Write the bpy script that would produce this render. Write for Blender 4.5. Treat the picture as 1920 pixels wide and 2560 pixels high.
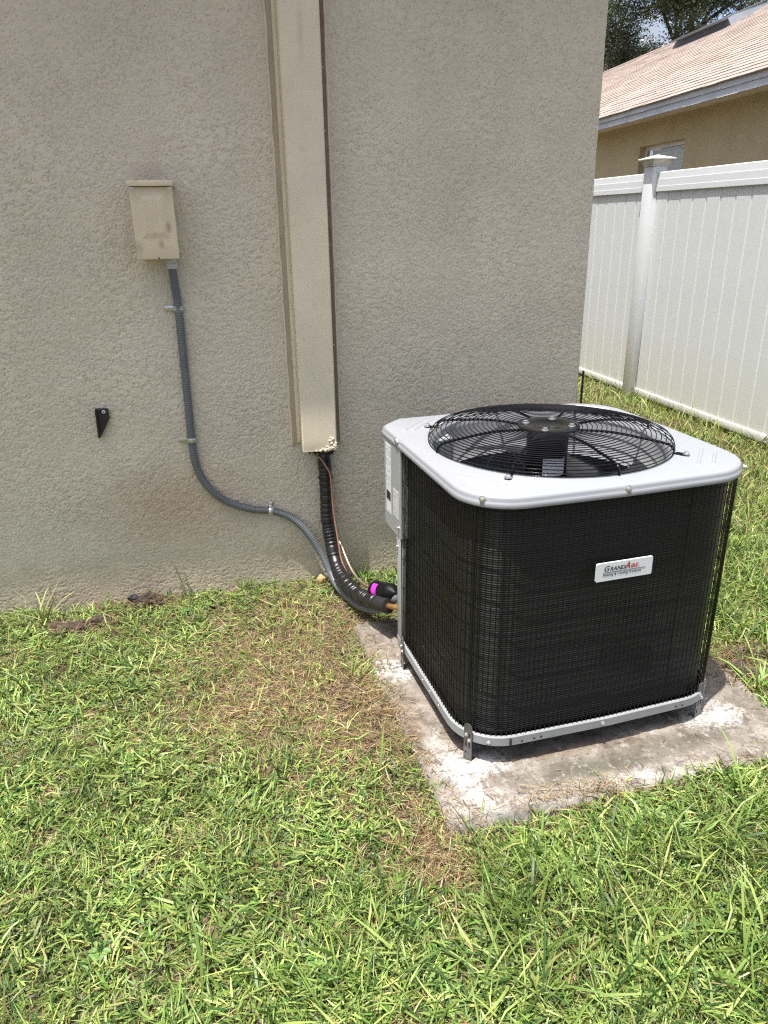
import bpy, bmesh, math, random
import numpy as np
from mathutils import Vector, Matrix

# ------------------------------------------------------------------ camera, sky, sun, exposure
scene = bpy.context.scene
col = scene.collection
for o in list(bpy.data.objects):
    bpy.data.objects.remove(o)

CAM_RIGHT = Vector((0.97844369, -0.20589319, -0.01599782))
CAM_UP = Vector((0.0898387, 0.35461669, 0.93068578))
CAM_FWD = Vector((0.18594877, 0.91206085, -0.36546964))
CAM_POS = Vector((0.0, -2.7069, 1.3424))
cam_data = bpy.data.cameras.new('camera')
cam = bpy.data.objects.new('camera', cam_data)
col.objects.link(cam)
m3 = Matrix((CAM_RIGHT, CAM_UP, -CAM_FWD)).transposed()
cam.matrix_world = Matrix.Translation(CAM_POS) @ m3.to_4x4()
cam_data.sensor_fit = 'VERTICAL'
cam_data.sensor_height = 24.0
cam_data.lens = 1852.8873 / 2560.0 * 24.0
cam_data.clip_start = 0.02
cam_data.clip_end = 500.0
scene.camera = cam

SUN_TO = Vector((-0.21, -0.142, 1.0)).normalized()
SUN_EL = math.asin(SUN_TO.z)
world = bpy.data.worlds.new('World')
scene.world = world
world.use_nodes = True
wn = world.node_tree.nodes
wl = world.node_tree.links
wn.clear()
sky = wn.new('ShaderNodeTexSky')
sky.sky_type = 'NISHITA'
sky.sun_disc = False
sky.sun_elevation = SUN_EL
sky.sun_rotation = math.atan2(SUN_TO.x, SUN_TO.y)
sky.air_density = 0.8
sky.dust_density = 4.0
sky.ozone_density = 1.0
wbg = wn.new('ShaderNodeBackground')
wbg.inputs['Strength'].default_value = 0.15
wout = wn.new('ShaderNodeOutputWorld')
# broken white cumulus over the whole sky
wtc = wn.new('ShaderNodeTexCoord')
wnz = wn.new('ShaderNodeTexNoise'); wnz.inputs['Scale'].default_value = 2.6; wnz.inputs['Detail'].default_value = 8; wnz.inputs['Roughness'].default_value = 0.6
wmr = wn.new('ShaderNodeMapRange'); wmr.inputs['From Min'].default_value = 0.48; wmr.inputs['From Max'].default_value = 0.64
wmx = wn.new('ShaderNodeMix'); wmx.data_type = 'RGBA'; wmx.inputs['B'].default_value = (2.3, 2.3, 2.34, 1)
wl.new(wtc.outputs['Generated'], wnz.inputs['Vector'])
wl.new(wnz.outputs['Fac'], wmr.inputs['Value'])
wl.new(wmr.outputs['Result'], wmx.inputs['Factor'])
wl.new(sky.outputs[0], wmx.inputs['A'])
wl.new(wmx.outputs['Result'], wbg.inputs['Color'])
wl.new(wbg.outputs[0], wout.inputs['Surface'])

sun_data = bpy.data.lights.new('sun', 'SUN')
sun_data.energy = 4.8
sun_data.angle = math.radians(0.55)
sun_data.color = (1.0, 0.965, 0.91)
sun = bpy.data.objects.new('sun', sun_data)
col.objects.link(sun)
sun.rotation_euler = SUN_TO.to_track_quat('Z', 'Y').to_euler()
sun.location = (-2, -2, 8)

vs = scene.view_settings
vs.view_transform = 'Standard'
vs.look = 'None'
vs.exposure = 0.88
vs.gamma = 1.0
vs.use_curve_mapping = False
scene.render.engine = 'CYCLES'
scene.cycles.use_denoising = False
scene.cycles.pixel_filter_type = 'BLACKMAN_HARRIS'
scene.cycles.filter_width = 1.2
scene.cycles.use_adaptive_sampling = False
scene.cycles.max_bounces = 8
scene.cycles.transparent_max_bounces = 8

rng = np.random.default_rng(11)
random.seed(7)
PZ = 0.004                                   # level of the concrete pad

# ------------------------------------------------------------------ material helpers
def new_mat(name):
    m = bpy.data.materials.new(name)
    m.use_nodes = True
    nt = m.node_tree
    return m, nt, nt.nodes['Principled BSDF']

def mat(name, c, rough=0.5, metal=0.0, var=0.0, scale=20.0, bump=0.0, bscale=200.0, spec=0.5, coat=0.0, c2=None, detail=6.0):
    m, nt, b = new_mat(name)
    b.inputs['Roughness'].default_value = rough
    b.inputs['Metallic'].default_value = metal
    b.inputs['Specular IOR Level'].default_value = spec
    b.inputs['Coat Weight'].default_value = coat
    b.inputs['Base Color'].default_value = (*c, 1)
    tc = nt.nodes.new('ShaderNodeTexCoord')
    if var > 0 or c2 is not None:
        n = nt.nodes.new('ShaderNodeTexNoise')
        n.inputs['Scale'].default_value = scale
        n.inputs['Detail'].default_value = detail
        n.inputs['Roughness'].default_value = 0.65
        r = nt.nodes.new('ShaderNodeValToRGB')
        a = c2 if c2 is not None else tuple(x * (1 - var) for x in c)
        d = c if c2 is not None else tuple(min(1, x * (1 + var)) for x in c)
        r.color_ramp.elements[0].position = 0.35
        r.color_ramp.elements[0].color = (*a, 1)
        r.color_ramp.elements[1].position = 0.65
        r.color_ramp.elements[1].color = (*d, 1)
        nt.links.new(tc.outputs['Object'], n.inputs['Vector'])
        nt.links.new(n.outputs['Fac'], r.inputs['Fac'])
        nt.links.new(r.outputs['Color'], b.inputs['Base Color'])
    if bump > 0:
        n2 = nt.nodes.new('ShaderNodeTexNoise')
        n2.inputs['Scale'].default_value = bscale
        n2.inputs['Detail'].default_value = 3
        bp = nt.nodes.new('ShaderNodeBump')
        bp.inputs['Strength'].default_value = bump
        bp.inputs['Distance'].default_value = 0.002
        nt.links.new(tc.outputs['Object'], n2.inputs['Vector'])
        nt.links.new(n2.outputs['Fac'], bp.inputs['Height'])
        nt.links.new(bp.outputs['Normal'], b.inputs['Normal'])
    return m

def add_blotch(m, center, size, colour, amount=1.0, soft=0.6, nscale=6.0, nstr=0.6):
    """a stain with a shape of its own: an ellipsoid mask broken up by noise, mixed over the base colour"""
    nt = m.node_tree
    b = nt.nodes['Principled BSDF']
    inp = b.inputs['Base Color']
    prev = inp.links[0].from_socket if inp.is_linked else None
    prevc = tuple(inp.default_value)
    tc = nt.nodes.new('ShaderNodeTexCoord')
    mp = nt.nodes.new('ShaderNodeMapping')
    mp.vector_type = 'POINT'
    mp.inputs['Scale'].default_value = tuple(1.0 / s for s in size)
    mp.inputs['Location'].default_value = tuple(-c / s for c, s in zip(center, size))
    ln = nt.nodes.new('ShaderNodeVectorMath'); ln.operation = 'LENGTH'
    nz = nt.nodes.new('ShaderNodeTexNoise')
    nz.inputs['Scale'].default_value = nscale
    nz.inputs['Detail'].default_value = 7
    nz.inputs['Roughness'].default_value = 0.7
    ma = nt.nodes.new('ShaderNodeMath'); ma.operation = 'MULTIPLY_ADD'
    ma.inputs[1].default_value = nstr * 2
    ma.inputs[2].default_value = -nstr
    ad = nt.nodes.new('ShaderNodeMath'); ad.operation = 'ADD'
    mr = nt.nodes.new('ShaderNodeMapRange')
    mr.inputs['From Min'].default_value = 1.0
    mr.inputs['From Max'].default_value = 1.0 - soft
    mr.inputs['To Max'].default_value = amount
    mx = nt.nodes.new('ShaderNodeMix'); mx.data_type = 'RGBA'
    L = nt.links.new
    L(tc.outputs['Object'], mp.inputs['Vector'])
    L(mp.outputs['Vector'], ln.inputs[0])
    L(tc.outputs['Object'], nz.inputs['Vector'])
    L(nz.outputs['Fac'], ma.inputs[0])
    L(ln.outputs['Value'], ad.inputs[0])
    L(ma.outputs[0], ad.inputs[1])
    L(ad.outputs[0], mr.inputs['Value'])
    L(mr.outputs['Result'], mx.inputs['Factor'])
    if prev is not None:
        L(prev, mx.inputs['A'])
    else:
        mx.inputs['A'].default_value = prevc
    mx.inputs['B'].default_value = (*colour, 1)
    L(mx.outputs['Result'], inp)

# ------------------------------------------------------------------ mesh helpers
class MB:
    def __init__(self):
        self.v = []; self.f = []
    def add(self, vs, fs):
        o = len(self.v)
        self.v += [tuple(p) for p in vs]
        self.f += [tuple(i + o for i in f) for f in fs]
        return self
    def box(self, x0, x1, y0, y1, z0, z1, bev=0.0):
        if bev <= 0:
            vs = [(x, y, z) for x in (x0, x1) for y in (y0, y1) for z in (z0, z1)]
            return self.add(vs, [(0, 1, 3, 2), (4, 6, 7, 5), (0, 4, 5, 1), (2, 3, 7, 6), (0, 2, 6, 4), (1, 5, 7, 3)])
        bm = bmesh.new()
        bmesh.ops.create_cube(bm, size=1.0)
        for q in bm.verts:
            q.co = Vector(((x0 + x1) / 2 + q.co.x * (x1 - x0), (y0 + y1) / 2 + q.co.y * (y1 - y0), (z0 + z1) / 2 + q.co.z * (z1 - z0)))
        bmesh.ops.bevel(bm, geom=list(bm.edges), offset=bev, segments=2, affect='EDGES', profile=0.5)
        bm.verts.index_update()
        vs = [q.co.copy() for q in bm.verts]
        fs = [[q.index for q in f.verts] for f in bm.faces]
        bm.free()
        return self.add(vs, fs)
    def tube(self, path, radii, n=8, cap=True, closed=False):
        P = [Vector(p) for p in path]
        K = len(P)
        if not hasattr(radii, '__len__'):
            radii = [radii] * K
        T = []
        for i in range(K):
            if closed:
                t = P[(i + 1) % K] - P[i - 1]
            else:
                t = P[min(i + 1, K - 1)] - P[max(i - 1, 0)]
            T.append(t.normalized())
        ref = Vector((0, 0, 1)) if abs(T[0].z) < 0.9 else Vector((1, 0, 0))
        nrm = T[0].cross(ref).normalized()
        vs = []
        for i in range(K):
            nrm = (nrm - T[i] * nrm.dot(T[i])).normalized()
            bi = T[i].cross(nrm)
            for k in range(n):
                a = 2 * math.pi * k / n
                vs.append(P[i] + (nrm * math.cos(a) + bi * math.sin(a)) * radii[i])
        fs = []
        R = K if closed else K - 1
        for i in range(R):
            j = (i + 1) % K
            for k in range(n):
                l = (k + 1) % n
                fs.append((i * n + k, i * n + l, j * n + l, j * n + k))
        if cap and not closed:
            fs.append(tuple(reversed(range(n))))
            fs.append(tuple((K - 1) * n + k for k in range(n)))
        return self.add(vs, fs)
    def lathe(self, prof, c=(0, 0), n=32, caps=True):
        vs = []; fs = []
        K = len(prof)
        for r, z in prof:
            for k in range(n):
                a = 2 * math.pi * k / n
                vs.append((c[0] + r * math.cos(a), c[1] + r * math.sin(a), z))
        for i in range(K - 1):
            for k in range(n):
                l = (k + 1) % n
                fs.append((i * n + k, i * n + l, (i + 1) * n + l, (i + 1) * n + k))
        if caps:
            fs.append(tuple(reversed(range(n))))
            fs.append(tuple((K - 1) * n + k for k in range(n)))
        return self.add(vs, fs)
    def prism(self, poly, axis, a0, a1):
        """poly: 2D outline, extruded along axis ('x','y','z')"""
        n = len(poly)
        def p3(p, a):
            return {'x': (a, p[0], p[1]), 'y': (p[0], a, p[1]), 'z': (p[0], p[1], a)}[axis]
        vs = [p3(p, a0) for p in poly] + [p3(p, a1) for p in poly]
        fs = [tuple(range(n)), tuple(reversed(range(n, 2 * n)))]
        fs += [(i, n + i, n + (i + 1) % n, (i + 1) % n) for i in range(n)]
        return self.add(vs, fs)
    def xform(self, M):
        self.v = [tuple(M @ Vector(p)) for p in self.v]
        return self
    def mesh(self, name, smooth=False):
        me = bpy.data.meshes.new(name)
        me.from_pydata(self.v, [], self.f)
        bm = bmesh.new(); bm.from_mesh(me)
        bmesh.ops.recalc_face_normals(bm, faces=bm.faces)
        bm.to_mesh(me); bm.free()
        if smooth:
            me.polygons.foreach_set('use_smooth', [True] * len(me.polygons))
            if smooth != 'all':
                me.set_sharp_from_angle(angle=math.radians(38))
        me.update()
        return me
    def build(self, name, m=None, parent=None, smooth=False):
        return link(name, self.mesh(name, smooth), m, parent)

def link(name, me, m=None, parent=None):
    o = bpy.data.objects.new(name, me)
    col.objects.link(o)
    if m is not None and me is not None and len(me.materials) == 0:
        me.materials.append(m)
    if parent is not None:
        o.parent = parent
    return o

def empty(name, loc=(0, 0, 0), rz=0.0):
    o = bpy.data.objects.new(name, None)
    col.objects.link(o)
    o.location = loc
    o.rotation_euler = (0, 0, rz)
    o.empty_display_size = 0.1
    return o

def tag(o, label, cat=None, group=None, kind=None):
    o['label'] = label
    if cat: o['category'] = cat
    if group: o['group'] = group
    if kind: o['kind'] = kind
    return o

def catmull(pts, step=0.01):
    P = [Vector(p) for p in pts]
    P = [P[0] * 2 - P[1]] + P + [P[-1] * 2 - P[-2]]
    out = []
    for i in range(1, len(P) - 2):
        n = max(2, int((P[i + 1] - P[i]).length / step))
        for k in range(n):
            t = k / n
            a, b, c, d = P[i - 1], P[i], P[i + 1], P[i + 2]
            out.append(0.5 * ((2 * b) + (c - a) * t + (2 * a - 5 * b + 4 * c - d) * t * t + (3 * b - a - 3 * c + d) * t ** 3))
    out.append(P[-2])
    # resample evenly
    L = [0.0]
    for i in range(1, len(out)):
        L.append(L[-1] + (out[i] - out[i - 1]).length)
    n = max(2, int(round(L[-1] / step)))
    res = []; j = 0
    for k in range(n + 1):
        s = L[-1] * k / n
        while j < len(L) - 2 and L[j + 1] < s:
            j += 1
        u = (s - L[j]) / max(1e-9, L[j + 1] - L[j])
        res.append(out[j].lerp(out[j + 1], min(1, u)))
    return res

def smooth01(x):
    x = np.clip(x, 0, 1)
    return x * x * (3 - 2 * x)

def fft_noise(ny, nx, d, wl, bw=0.35, seed=0, aniso=1.0):
    """band-passed noise, wavelength wl (metres) on a grid of spacing d, unit variance"""
    r = np.random.default_rng(seed)
    w = np.fft.rfft2(r.standard_normal((ny, nx)))
    fy = np.fft.fftfreq(ny, d)[:, None] * aniso
    fx = np.fft.rfftfreq(nx, d)[None, :]
    f = np.hypot(fx, fy) * wl + 1e-9
    w *= np.exp(-(np.log(f) ** 2) / (2 * bw * bw))
    n = np.fft.irfft2(w, s=(ny, nx))
    return n / n.std()

def grid_mesh(name, X, Y, Z, m, smooth=True, parent=None):
    ny, nx = X.shape
    me = bpy.data.meshes.new(name)
    co = np.stack([X, Y, Z], -1).reshape(-1, 3).astype(np.float32)
    idx = np.arange(ny * nx).reshape(ny, nx)
    q = np.stack([idx[:-1, :-1], idx[:-1, 1:], idx[1:, 1:], idx[1:, :-1]], -1).reshape(-1, 4)
    me.vertices.add(len(co)); me.vertices.foreach_set('co', co.ravel())
    me.loops.add(q.size); me.loops.foreach_set('vertex_index', q.ravel().astype(np.int32))
    me.polygons.add(len(q)); me.polygons.foreach_set('loop_start', np.arange(0, q.size, 4, dtype=np.int32))
    me.update(calc_edges=True)
    if smooth:
        me.polygons.foreach_set('use_smooth', np.ones(len(q), dtype=bool))
    return link(name, me, m, parent)

# ------------------------------------------------------------------ materials
M = {}
# own stucco wall: tan paint with soft mottling and splash stains low down
ST = (0.605, 0.555, 0.442)
M['stucco'] = mat('stucco_paint', ST, rough=0.9, var=0.07, scale=2.2, bump=0.5, bscale=420, spec=0.25)
add_blotch(M['stucco'], (-0.25, 0, 0.36), (0.38, 1, 0.24), (0.47, 0.36, 0.26), 0.75, 0.9, 7, 0.45)
add_blotch(M['stucco'], (-0.6, 0, 0.02), (1.6, 1, 0.18), (0.40, 0.325, 0.235), 0.8, 0.9, 12, 0.55)
add_blotch(M['stucco'], (0.9, 0, 0.05), (0.9, 1, 0.22), (0.40, 0.34, 0.26), 0.55, 0.9, 9, 0.5)
add_blotch(M['stucco'], (-0.19, 0, 1.49), (0.10, 1, 0.05), (0.43, 0.37, 0.31), 0.6, 0.8, 12, 0.4)
M['side_stucco'] = mat('stucco_side', ST, rough=0.9, var=0.08, scale=2, bump=0.9, bscale=90)
M['cover'] = mat('cover_paint', (0.66, 0.595, 0.455), rough=0.62, var=0.06, scale=5, bump=0.06, bscale=60)
add_blotch(M['cover'], (0.30, 0, 1.88), (0.012, 1, 0.12), (0.45, 0.40, 0.32), 0.5, 0.9, 9, 0.4)
add_blotch(M['cover'], (0.27, 0, 0.57), (0.09, 1, 0.03), (0.36, 0.30, 0.22), 0.6, 0.9, 30, 0.6)
M['board'] = mat('back_board', (0.34, 0.285, 0.21), rough=0.8, c2=(0.42, 0.37, 0.285), scale=5)
M['board_shaded'] = mat('back_board_shaded', (0.17, 0.115, 0.085), rough=0.85, c2=(0.24, 0.175, 0.13), scale=8)  # right board: shade of its narrow gap put into a darker brown
M['caulk'] = mat('caulk', (0.57, 0.515, 0.405), rough=0.7, var=0.08)
M['foam'] = mat('foam_crust', (0.62, 0.55, 0.42), rough=0.95, var=0.15, scale=60, bump=0.4)
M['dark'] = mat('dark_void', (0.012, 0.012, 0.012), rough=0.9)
M['beige'] = mat('box_beige', (0.60, 0.53, 0.385), rough=0.5, var=0.06, scale=9, spec=0.4)
add_blotch(M['beige'], (-0.15, 0, 1.335), (0.012, 1, 0.022), (0.36, 0.27, 0.19), 0.8, 0.7, 40, 0.5)
add_blotch(M['beige'], (-0.178, 0, 1.285), (0.012, 1, 0.02), (0.36, 0.28, 0.21), 0.7, 0.7, 40, 0.5)
add_blotch(M['beige'], (-0.25, 0, 1.275), (0.018, 1, 0.03), (0.36, 0.28, 0.22), 0.6, 0.7, 30, 0.5)
M['conduit'] = mat('conduit_grey', (0.115, 0.130, 0.142), rough=0.3, var=0.10, scale=14, spec=0.5)
M['hub'] = mat('hub_grey', (0.42, 0.45, 0.46), rough=0.45, var=0.05)
M['galv'] = mat('galvanised', (0.56, 0.57, 0.55), rough=0.34, metal=0.75, var=0.12, scale=70)
M['zinc'] = mat('zinc_yellow', (0.50, 0.50, 0.40), rough=0.38, metal=0.6, var=0.12, scale=80)
M['blackplastic'] = mat('black_plastic', (0.012, 0.012, 0.014), rough=0.42, var=0.2, scale=40)
M['tape'] = mat('black_tape', (0.010, 0.010, 0.011), rough=0.30, var=0.2, scale=60, bump=0.5, bscale=350, spec=0.6)
M['sleeve'] = mat('black_foam_sleeve', (0.014, 0.014, 0.015), rough=0.55, var=0.2, scale=60, bump=0.4, bscale=240)
M['copper'] = mat('brushed_copper', (0.52, 0.40, 0.31), rough=0.38, metal=0.85, var=0.2, scale=50)
M['brass'] = mat('copper_stub', (0.48, 0.26, 0.11), rough=0.4, metal=0.8, var=0.2, scale=60)
M['pinkwire'] = mat('wire_pink', (0.42, 0.165, 0.125), rough=0.55, c2=(0.22, 0.13, 0.10), scale=16)
M['pinklabel'] = mat('label_magenta', (0.70, 0.03, 0.62), rough=0.5)
M['pan'] = mat('pan_grey_paint', (0.262, 0.276, 0.298), rough=0.34, var=0.02, scale=3, spec=0.5, bump=0.03, bscale=500)
M['panel'] = mat('panel_grey_paint', (0.30, 0.315, 0.315), rough=0.36, var=0.03, scale=6)
M['rail'] = mat('rail_grey_paint', (0.25, 0.26, 0.27), rough=0.38, var=0.06, scale=20)
M['wire'] = mat('guard_wire_black', (0.005, 0.005, 0.0055), rough=0.30, spec=0.35)
M['guard'] = mat('fan_guard_black', (0.003, 0.003, 0.004), rough=0.16, spec=0.32)
M['blade'] = mat('fan_blade', (0.010, 0.0105, 0.012), rough=0.3)
M['motor'] = mat('motor_black', (0.005, 0.005, 0.0055), rough=0.45, spec=0.15)
M['inner'] = mat('inner_galv', (0.36, 0.37, 0.39), rough=0.5, var=0.1, scale=30)
M['shroud'] = mat('shroud_grey', (0.30, 0.31, 0.325), rough=0.45, var=0.04, scale=8)
M['chrome'] = mat('screw_zinc', (0.68, 0.68, 0.67), rough=0.25, metal=0.9)
M['legsteel'] = mat('leg_steel', (0.15, 0.15, 0.155), rough=0.36, metal=0.6, var=0.15, scale=60)
M['badge'] = mat('badge_silver', (0.60, 0.64, 0.66), rough=0.35, spec=0.5)
M['ink'] = mat('ink_black', (0.012, 0.012, 0.014), rough=0.5)
M['inkred'] = mat('ink_red', (0.42, 0.012, 0.02), rough=0.5)
M['inkgrey'] = mat('ink_grey', (0.20, 0.20, 0.23), rough=0.6)
M['paper'] = mat('label_paper', (0.66, 0.67, 0.70), rough=0.5)
M['paper2'] = mat('label_foil', (0.55, 0.56, 0.55), rough=0.4)
M['vinyl'] = mat('white_vinyl', (0.60, 0.625, 0.64), rough=0.42, var=0.02, scale=3, spec=0.4)
add_blotch(M['vinyl'], (0, 0, 0.02), (50, 50, 0.55), (0.53, 0.53, 0.44), 0.5, 0.95, 5, 0.35)
M['vinylcap'] = mat('white_vinyl_cap', (0.70, 0.70, 0.68), rough=0.5, c2=(0.40, 0.37, 0.29), scale=45, detail=9)
M['soffit'] = mat('soffit_white', (0.62, 0.60, 0.54), rough=0.6, var=0.08, scale=12)
M['fascia'] = mat('fascia_metal', (0.43, 0.45, 0.455), rough=0.42, var=0.12, scale=3, metal=0.1)
M['drip'] = mat('drip_edge', (0.47, 0.485, 0.49), rough=0.45, var=0.06, scale=4)
M['nwall'] = mat('neighbour_stucco', (0.45, 0.395, 0.235), rough=0.9, var=0.07, scale=3, bump=1.0, bscale=38)
M['nframe'] = mat('window_frame', (0.62, 0.62, 0.60), rough=0.5)
M['blind'] = mat('blind_slat', (0.80, 0.82, 0.82), rough=0.6)
M['vent'] = mat('roof_vent_metal', (0.09, 0.105, 0.125), rough=0.45, metal=0.3, var=0.15, scale=6)
M['venthood'] = mat('roof_vent_hood', (0.16, 0.18, 0.20), rough=0.45, metal=0.2, var=0.1)
M['bark'] = mat('bark', (0.085, 0.068, 0.052), rough=0.95, var=0.3, scale=9, bump=0.8, bscale=14)
M['rock'] = mat('orange_chunk', (0.42, 0.22, 0.06), rough=0.85, c2=(0.48, 0.40, 0.25), scale=45, bump=0.5, bscale=70)

gm, nt, b = new_mat('pane_glass')
b.inputs['Base Color'].default_value = (0.9, 0.94, 0.95, 1)
b.inputs['Roughness'].default_value = 0.05
b.inputs['Transmission Weight'].default_value = 1.0
M['glass'] = gm

# shingles: tan tabs, each with a tone of its own
sm, nt, b = new_mat('shingle_tan')
tc = nt.nodes.new('ShaderNodeTexCoord')
bt = nt.nodes.new('ShaderNodeTexBrick')
bt.inputs['Scale'].default_value = 1.0
bt.inputs['Brick Width'].default_value = 0.31
bt.inputs['Row Height'].default_value = 0.14
bt.inputs['Mortar Size'].default_value = 0.004
bt.inputs['Color1'].default_value = (0.315, 0.255, 0.222, 1)
bt.inputs['Color2'].default_value = (0.380, 0.315, 0.275, 1)
bt.inputs['Mortar'].default_value = (0.15, 0.11, 0.09, 1)
nz = nt.nodes.new('ShaderNodeTexNoise'); nz.inputs['Scale'].default_value = 1.1; nz.inputs['Detail'].default_value = 8
mx = nt.nodes.new('ShaderNodeMix'); mx.data_type = 'RGBA'; mx.blend_type = 'MULTIPLY'; mx.inputs['Factor'].default_value = 0.55
rp = nt.nodes.new('ShaderNodeValToRGB')
rp.color_ramp.elements[0].position = 0.3; rp.color_ramp.elements[0].color = (0.62, 0.60, 0.60, 1)
rp.color_ramp.elements[1].position = 0.7; rp.color_ramp.elements[1].color = (1.1, 1.08, 1.05, 1)
nt.links.new(tc.outputs['Object'], bt.inputs['Vector'])
nt.links.new(tc.outputs['Object'], nz.inputs['Vector'])
nt.links.new(nz.outputs['Fac'], rp.inputs['Fac'])
nt.links.new(bt.outputs['Color'], mx.inputs['A'])
nt.links.new(rp.outputs['Color'], mx.inputs['B'])
nt.links.new(mx.outputs['Result'], b.inputs['Base Color'])
b.inputs['Roughness'].default_value = 0.95
M['shingle'] = sm

# coil: black painted fins with a fine horizontal relief
cm, nt, b = new_mat('coil_fins')
b.inputs['Base Color'].default_value = (0.018, 0.018, 0.016, 1)
b.inputs['Roughness'].default_value = 0.30
b.inputs['Specular IOR Level'].default_value = 0.35
tc = nt.nodes.new('ShaderNodeTexCoord')
wv = nt.nodes.new('ShaderNodeTexWave'); wv.wave_type = 'BANDS'; wv.bands_direction = 'Z'
wv.inputs['Scale'].default_value = 52.0; wv.inputs['Distortion'].default_value = 0.15
wv2 = nt.nodes.new('ShaderNodeTexNoise'); wv2.inputs['Scale'].default_value = 9; wv2.inputs['Detail'].default_value = 4
cr = nt.nodes.new('ShaderNodeValToRGB')
cr.color_ramp.elements[0].color = (0.003, 0.003, 0.0027, 1); cr.color_ramp.elements[1].color = (0.027, 0.0275, 0.026, 1)
cr.color_ramp.elements[0].position = 0.2; cr.color_ramp.elements[1].position = 0.85
bp = nt.nodes.new('ShaderNodeBump'); bp.inputs['Strength'].default_value = 0.8; bp.inputs['Distance'].default_value = 0.002
nt.links.new(tc.outputs['Object'], wv.inputs['Vector'])
nt.links.new(tc.outputs['Object'], wv2.inputs['Vector'])
nt.links.new(wv.outputs['Fac'], cr.inputs['Fac'])
nt.links.new(cr.outputs['Color'], b.inputs['Base Color'])
nt.links.new(wv.outputs['Fac'], bp.inputs['Height'])
nt.links.new(bp.outputs['Normal'], b.inputs['Normal'])
M['coil'] = cm

# concrete pad
M['concrete'] = mat('concrete', (0.265, 0.238, 0.205), rough=0.92, c2=(0.130, 0.110, 0.090), scale=9, bump=0.8, bscale=130, detail=10)
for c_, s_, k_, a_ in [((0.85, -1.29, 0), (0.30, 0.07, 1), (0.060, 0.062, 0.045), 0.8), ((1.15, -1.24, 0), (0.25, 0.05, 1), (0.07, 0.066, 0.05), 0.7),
                       ((0.52, -1.38, 0), (0.20, 0.10, 1), (0.27, 0.255, 0.235), 0.8), ((1.0, -1.36, 0), (0.3, 0.07, 1), (0.26, 0.24, 0.215), 0.7),
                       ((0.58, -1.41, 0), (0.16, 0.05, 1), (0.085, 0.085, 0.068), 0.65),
                       ((0.42, -1.05, 0), (0.06, 0.22, 1), (0.13, 0.093, 0.06), 0.75), ((0.40, -0.60, 0), (0.1, 0.12, 1), (0.15, 0.11, 0.078), 0.6),
                       ((0.455, -1.20, 0), (0.055, 0.09, 1), (0.27, 0.26, 0.245), 0.7),
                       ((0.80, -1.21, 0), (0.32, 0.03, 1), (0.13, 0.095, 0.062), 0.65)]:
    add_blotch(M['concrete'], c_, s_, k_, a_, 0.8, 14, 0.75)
for c_, s_ in [((0.52, -1.345, 0), (0.11, 0.055, 1)), ((0.95, -1.345, 0), (0.28, 0.035, 1)), ((0.455, -1.12, 0), (0.04, 0.12, 1))]:
    add_blotch(M['concrete'], c_, s_, (0.36, 0.345, 0.325), 0.75, 0.8, 40, 1.1)
for c_, s_ in [((0.535, -1.20, 0), (0.105, 0.065, 1)), ((0.505, -1.255, 0), (0.045, 0.085, 1)), ((0.425, -0.735, 0), (0.062, 0.085, 1)), ((1.262, -1.165, 0), (0.115, 0.062, 1))]:
    add_blotch(M['concrete'], c_, s_, (0.46, 0.45, 0.435), 0.9, 0.6, 75, 1.25)

def add_speckle(m, colour, scale, lo, hi, amount, rough=0.7):
    nt = m.node_tree; inp = nt.nodes['Principled BSDF'].inputs['Base Color']
    prev = inp.links[0].from_socket
    tc = nt.nodes.new('ShaderNodeTexCoord'); nz = nt.nodes.new('ShaderNodeTexNoise')
    nz.inputs['Scale'].default_value = scale; nz.inputs['Detail'].default_value = 6; nz.inputs['Roughness'].default_value = rough
    mr = nt.nodes.new('ShaderNodeMapRange'); mr.inputs['From Min'].default_value = lo; mr.inputs['From Max'].default_value = hi; mr.inputs['To Max'].default_value = amount
    mx = nt.nodes.new('ShaderNodeMix'); mx.data_type = 'RGBA'; mx.inputs['B'].default_value = (*colour, 1)
    nt.links.new(tc.outputs['Object'], nz.inputs['Vector']); nt.links.new(nz.outputs['Fac'], mr.inputs['Value'])
    nt.links.new(mr.outputs['Result'], mx.inputs['Factor']); nt.links.new(prev, mx.inputs['A']); nt.links.new(mx.outputs['Result'], inp)
add_speckle(M['concrete'], (0.075, 0.058, 0.043), 16, 0.50, 0.64, 0.85)
add_speckle(M['concrete'], (0.30, 0.28, 0.25), 38, 0.55, 0.66, 0.7)
add_speckle(M['concrete'], (0.06, 0.048, 0.036), 150, 0.55, 0.64, 0.8)

add_speckle(M['pan'], (0.19, 0.18, 0.165), 45, 0.58, 0.74, 0.35)
add_speckle(M['rail'], (0.17, 0.155, 0.135), 60, 0.54, 0.70, 0.5)
add_speckle(M['cover'], (0.44, 0.385, 0.30), 22, 0.58, 0.74, 0.45)

# soil
M['soil'] = mat('soil_thatch', (0.15, 0.11, 0.062), rough=1.0, c2=(0.045, 0.033, 0.021), scale=34, bump=1.0, bscale=120, detail=10)
M['clod'] = mat('dark_soil', (0.085, 0.062, 0.043), rough=1.0, c2=(0.03, 0.022, 0.016), scale=60, bump=1.0, bscale=150)

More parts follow.
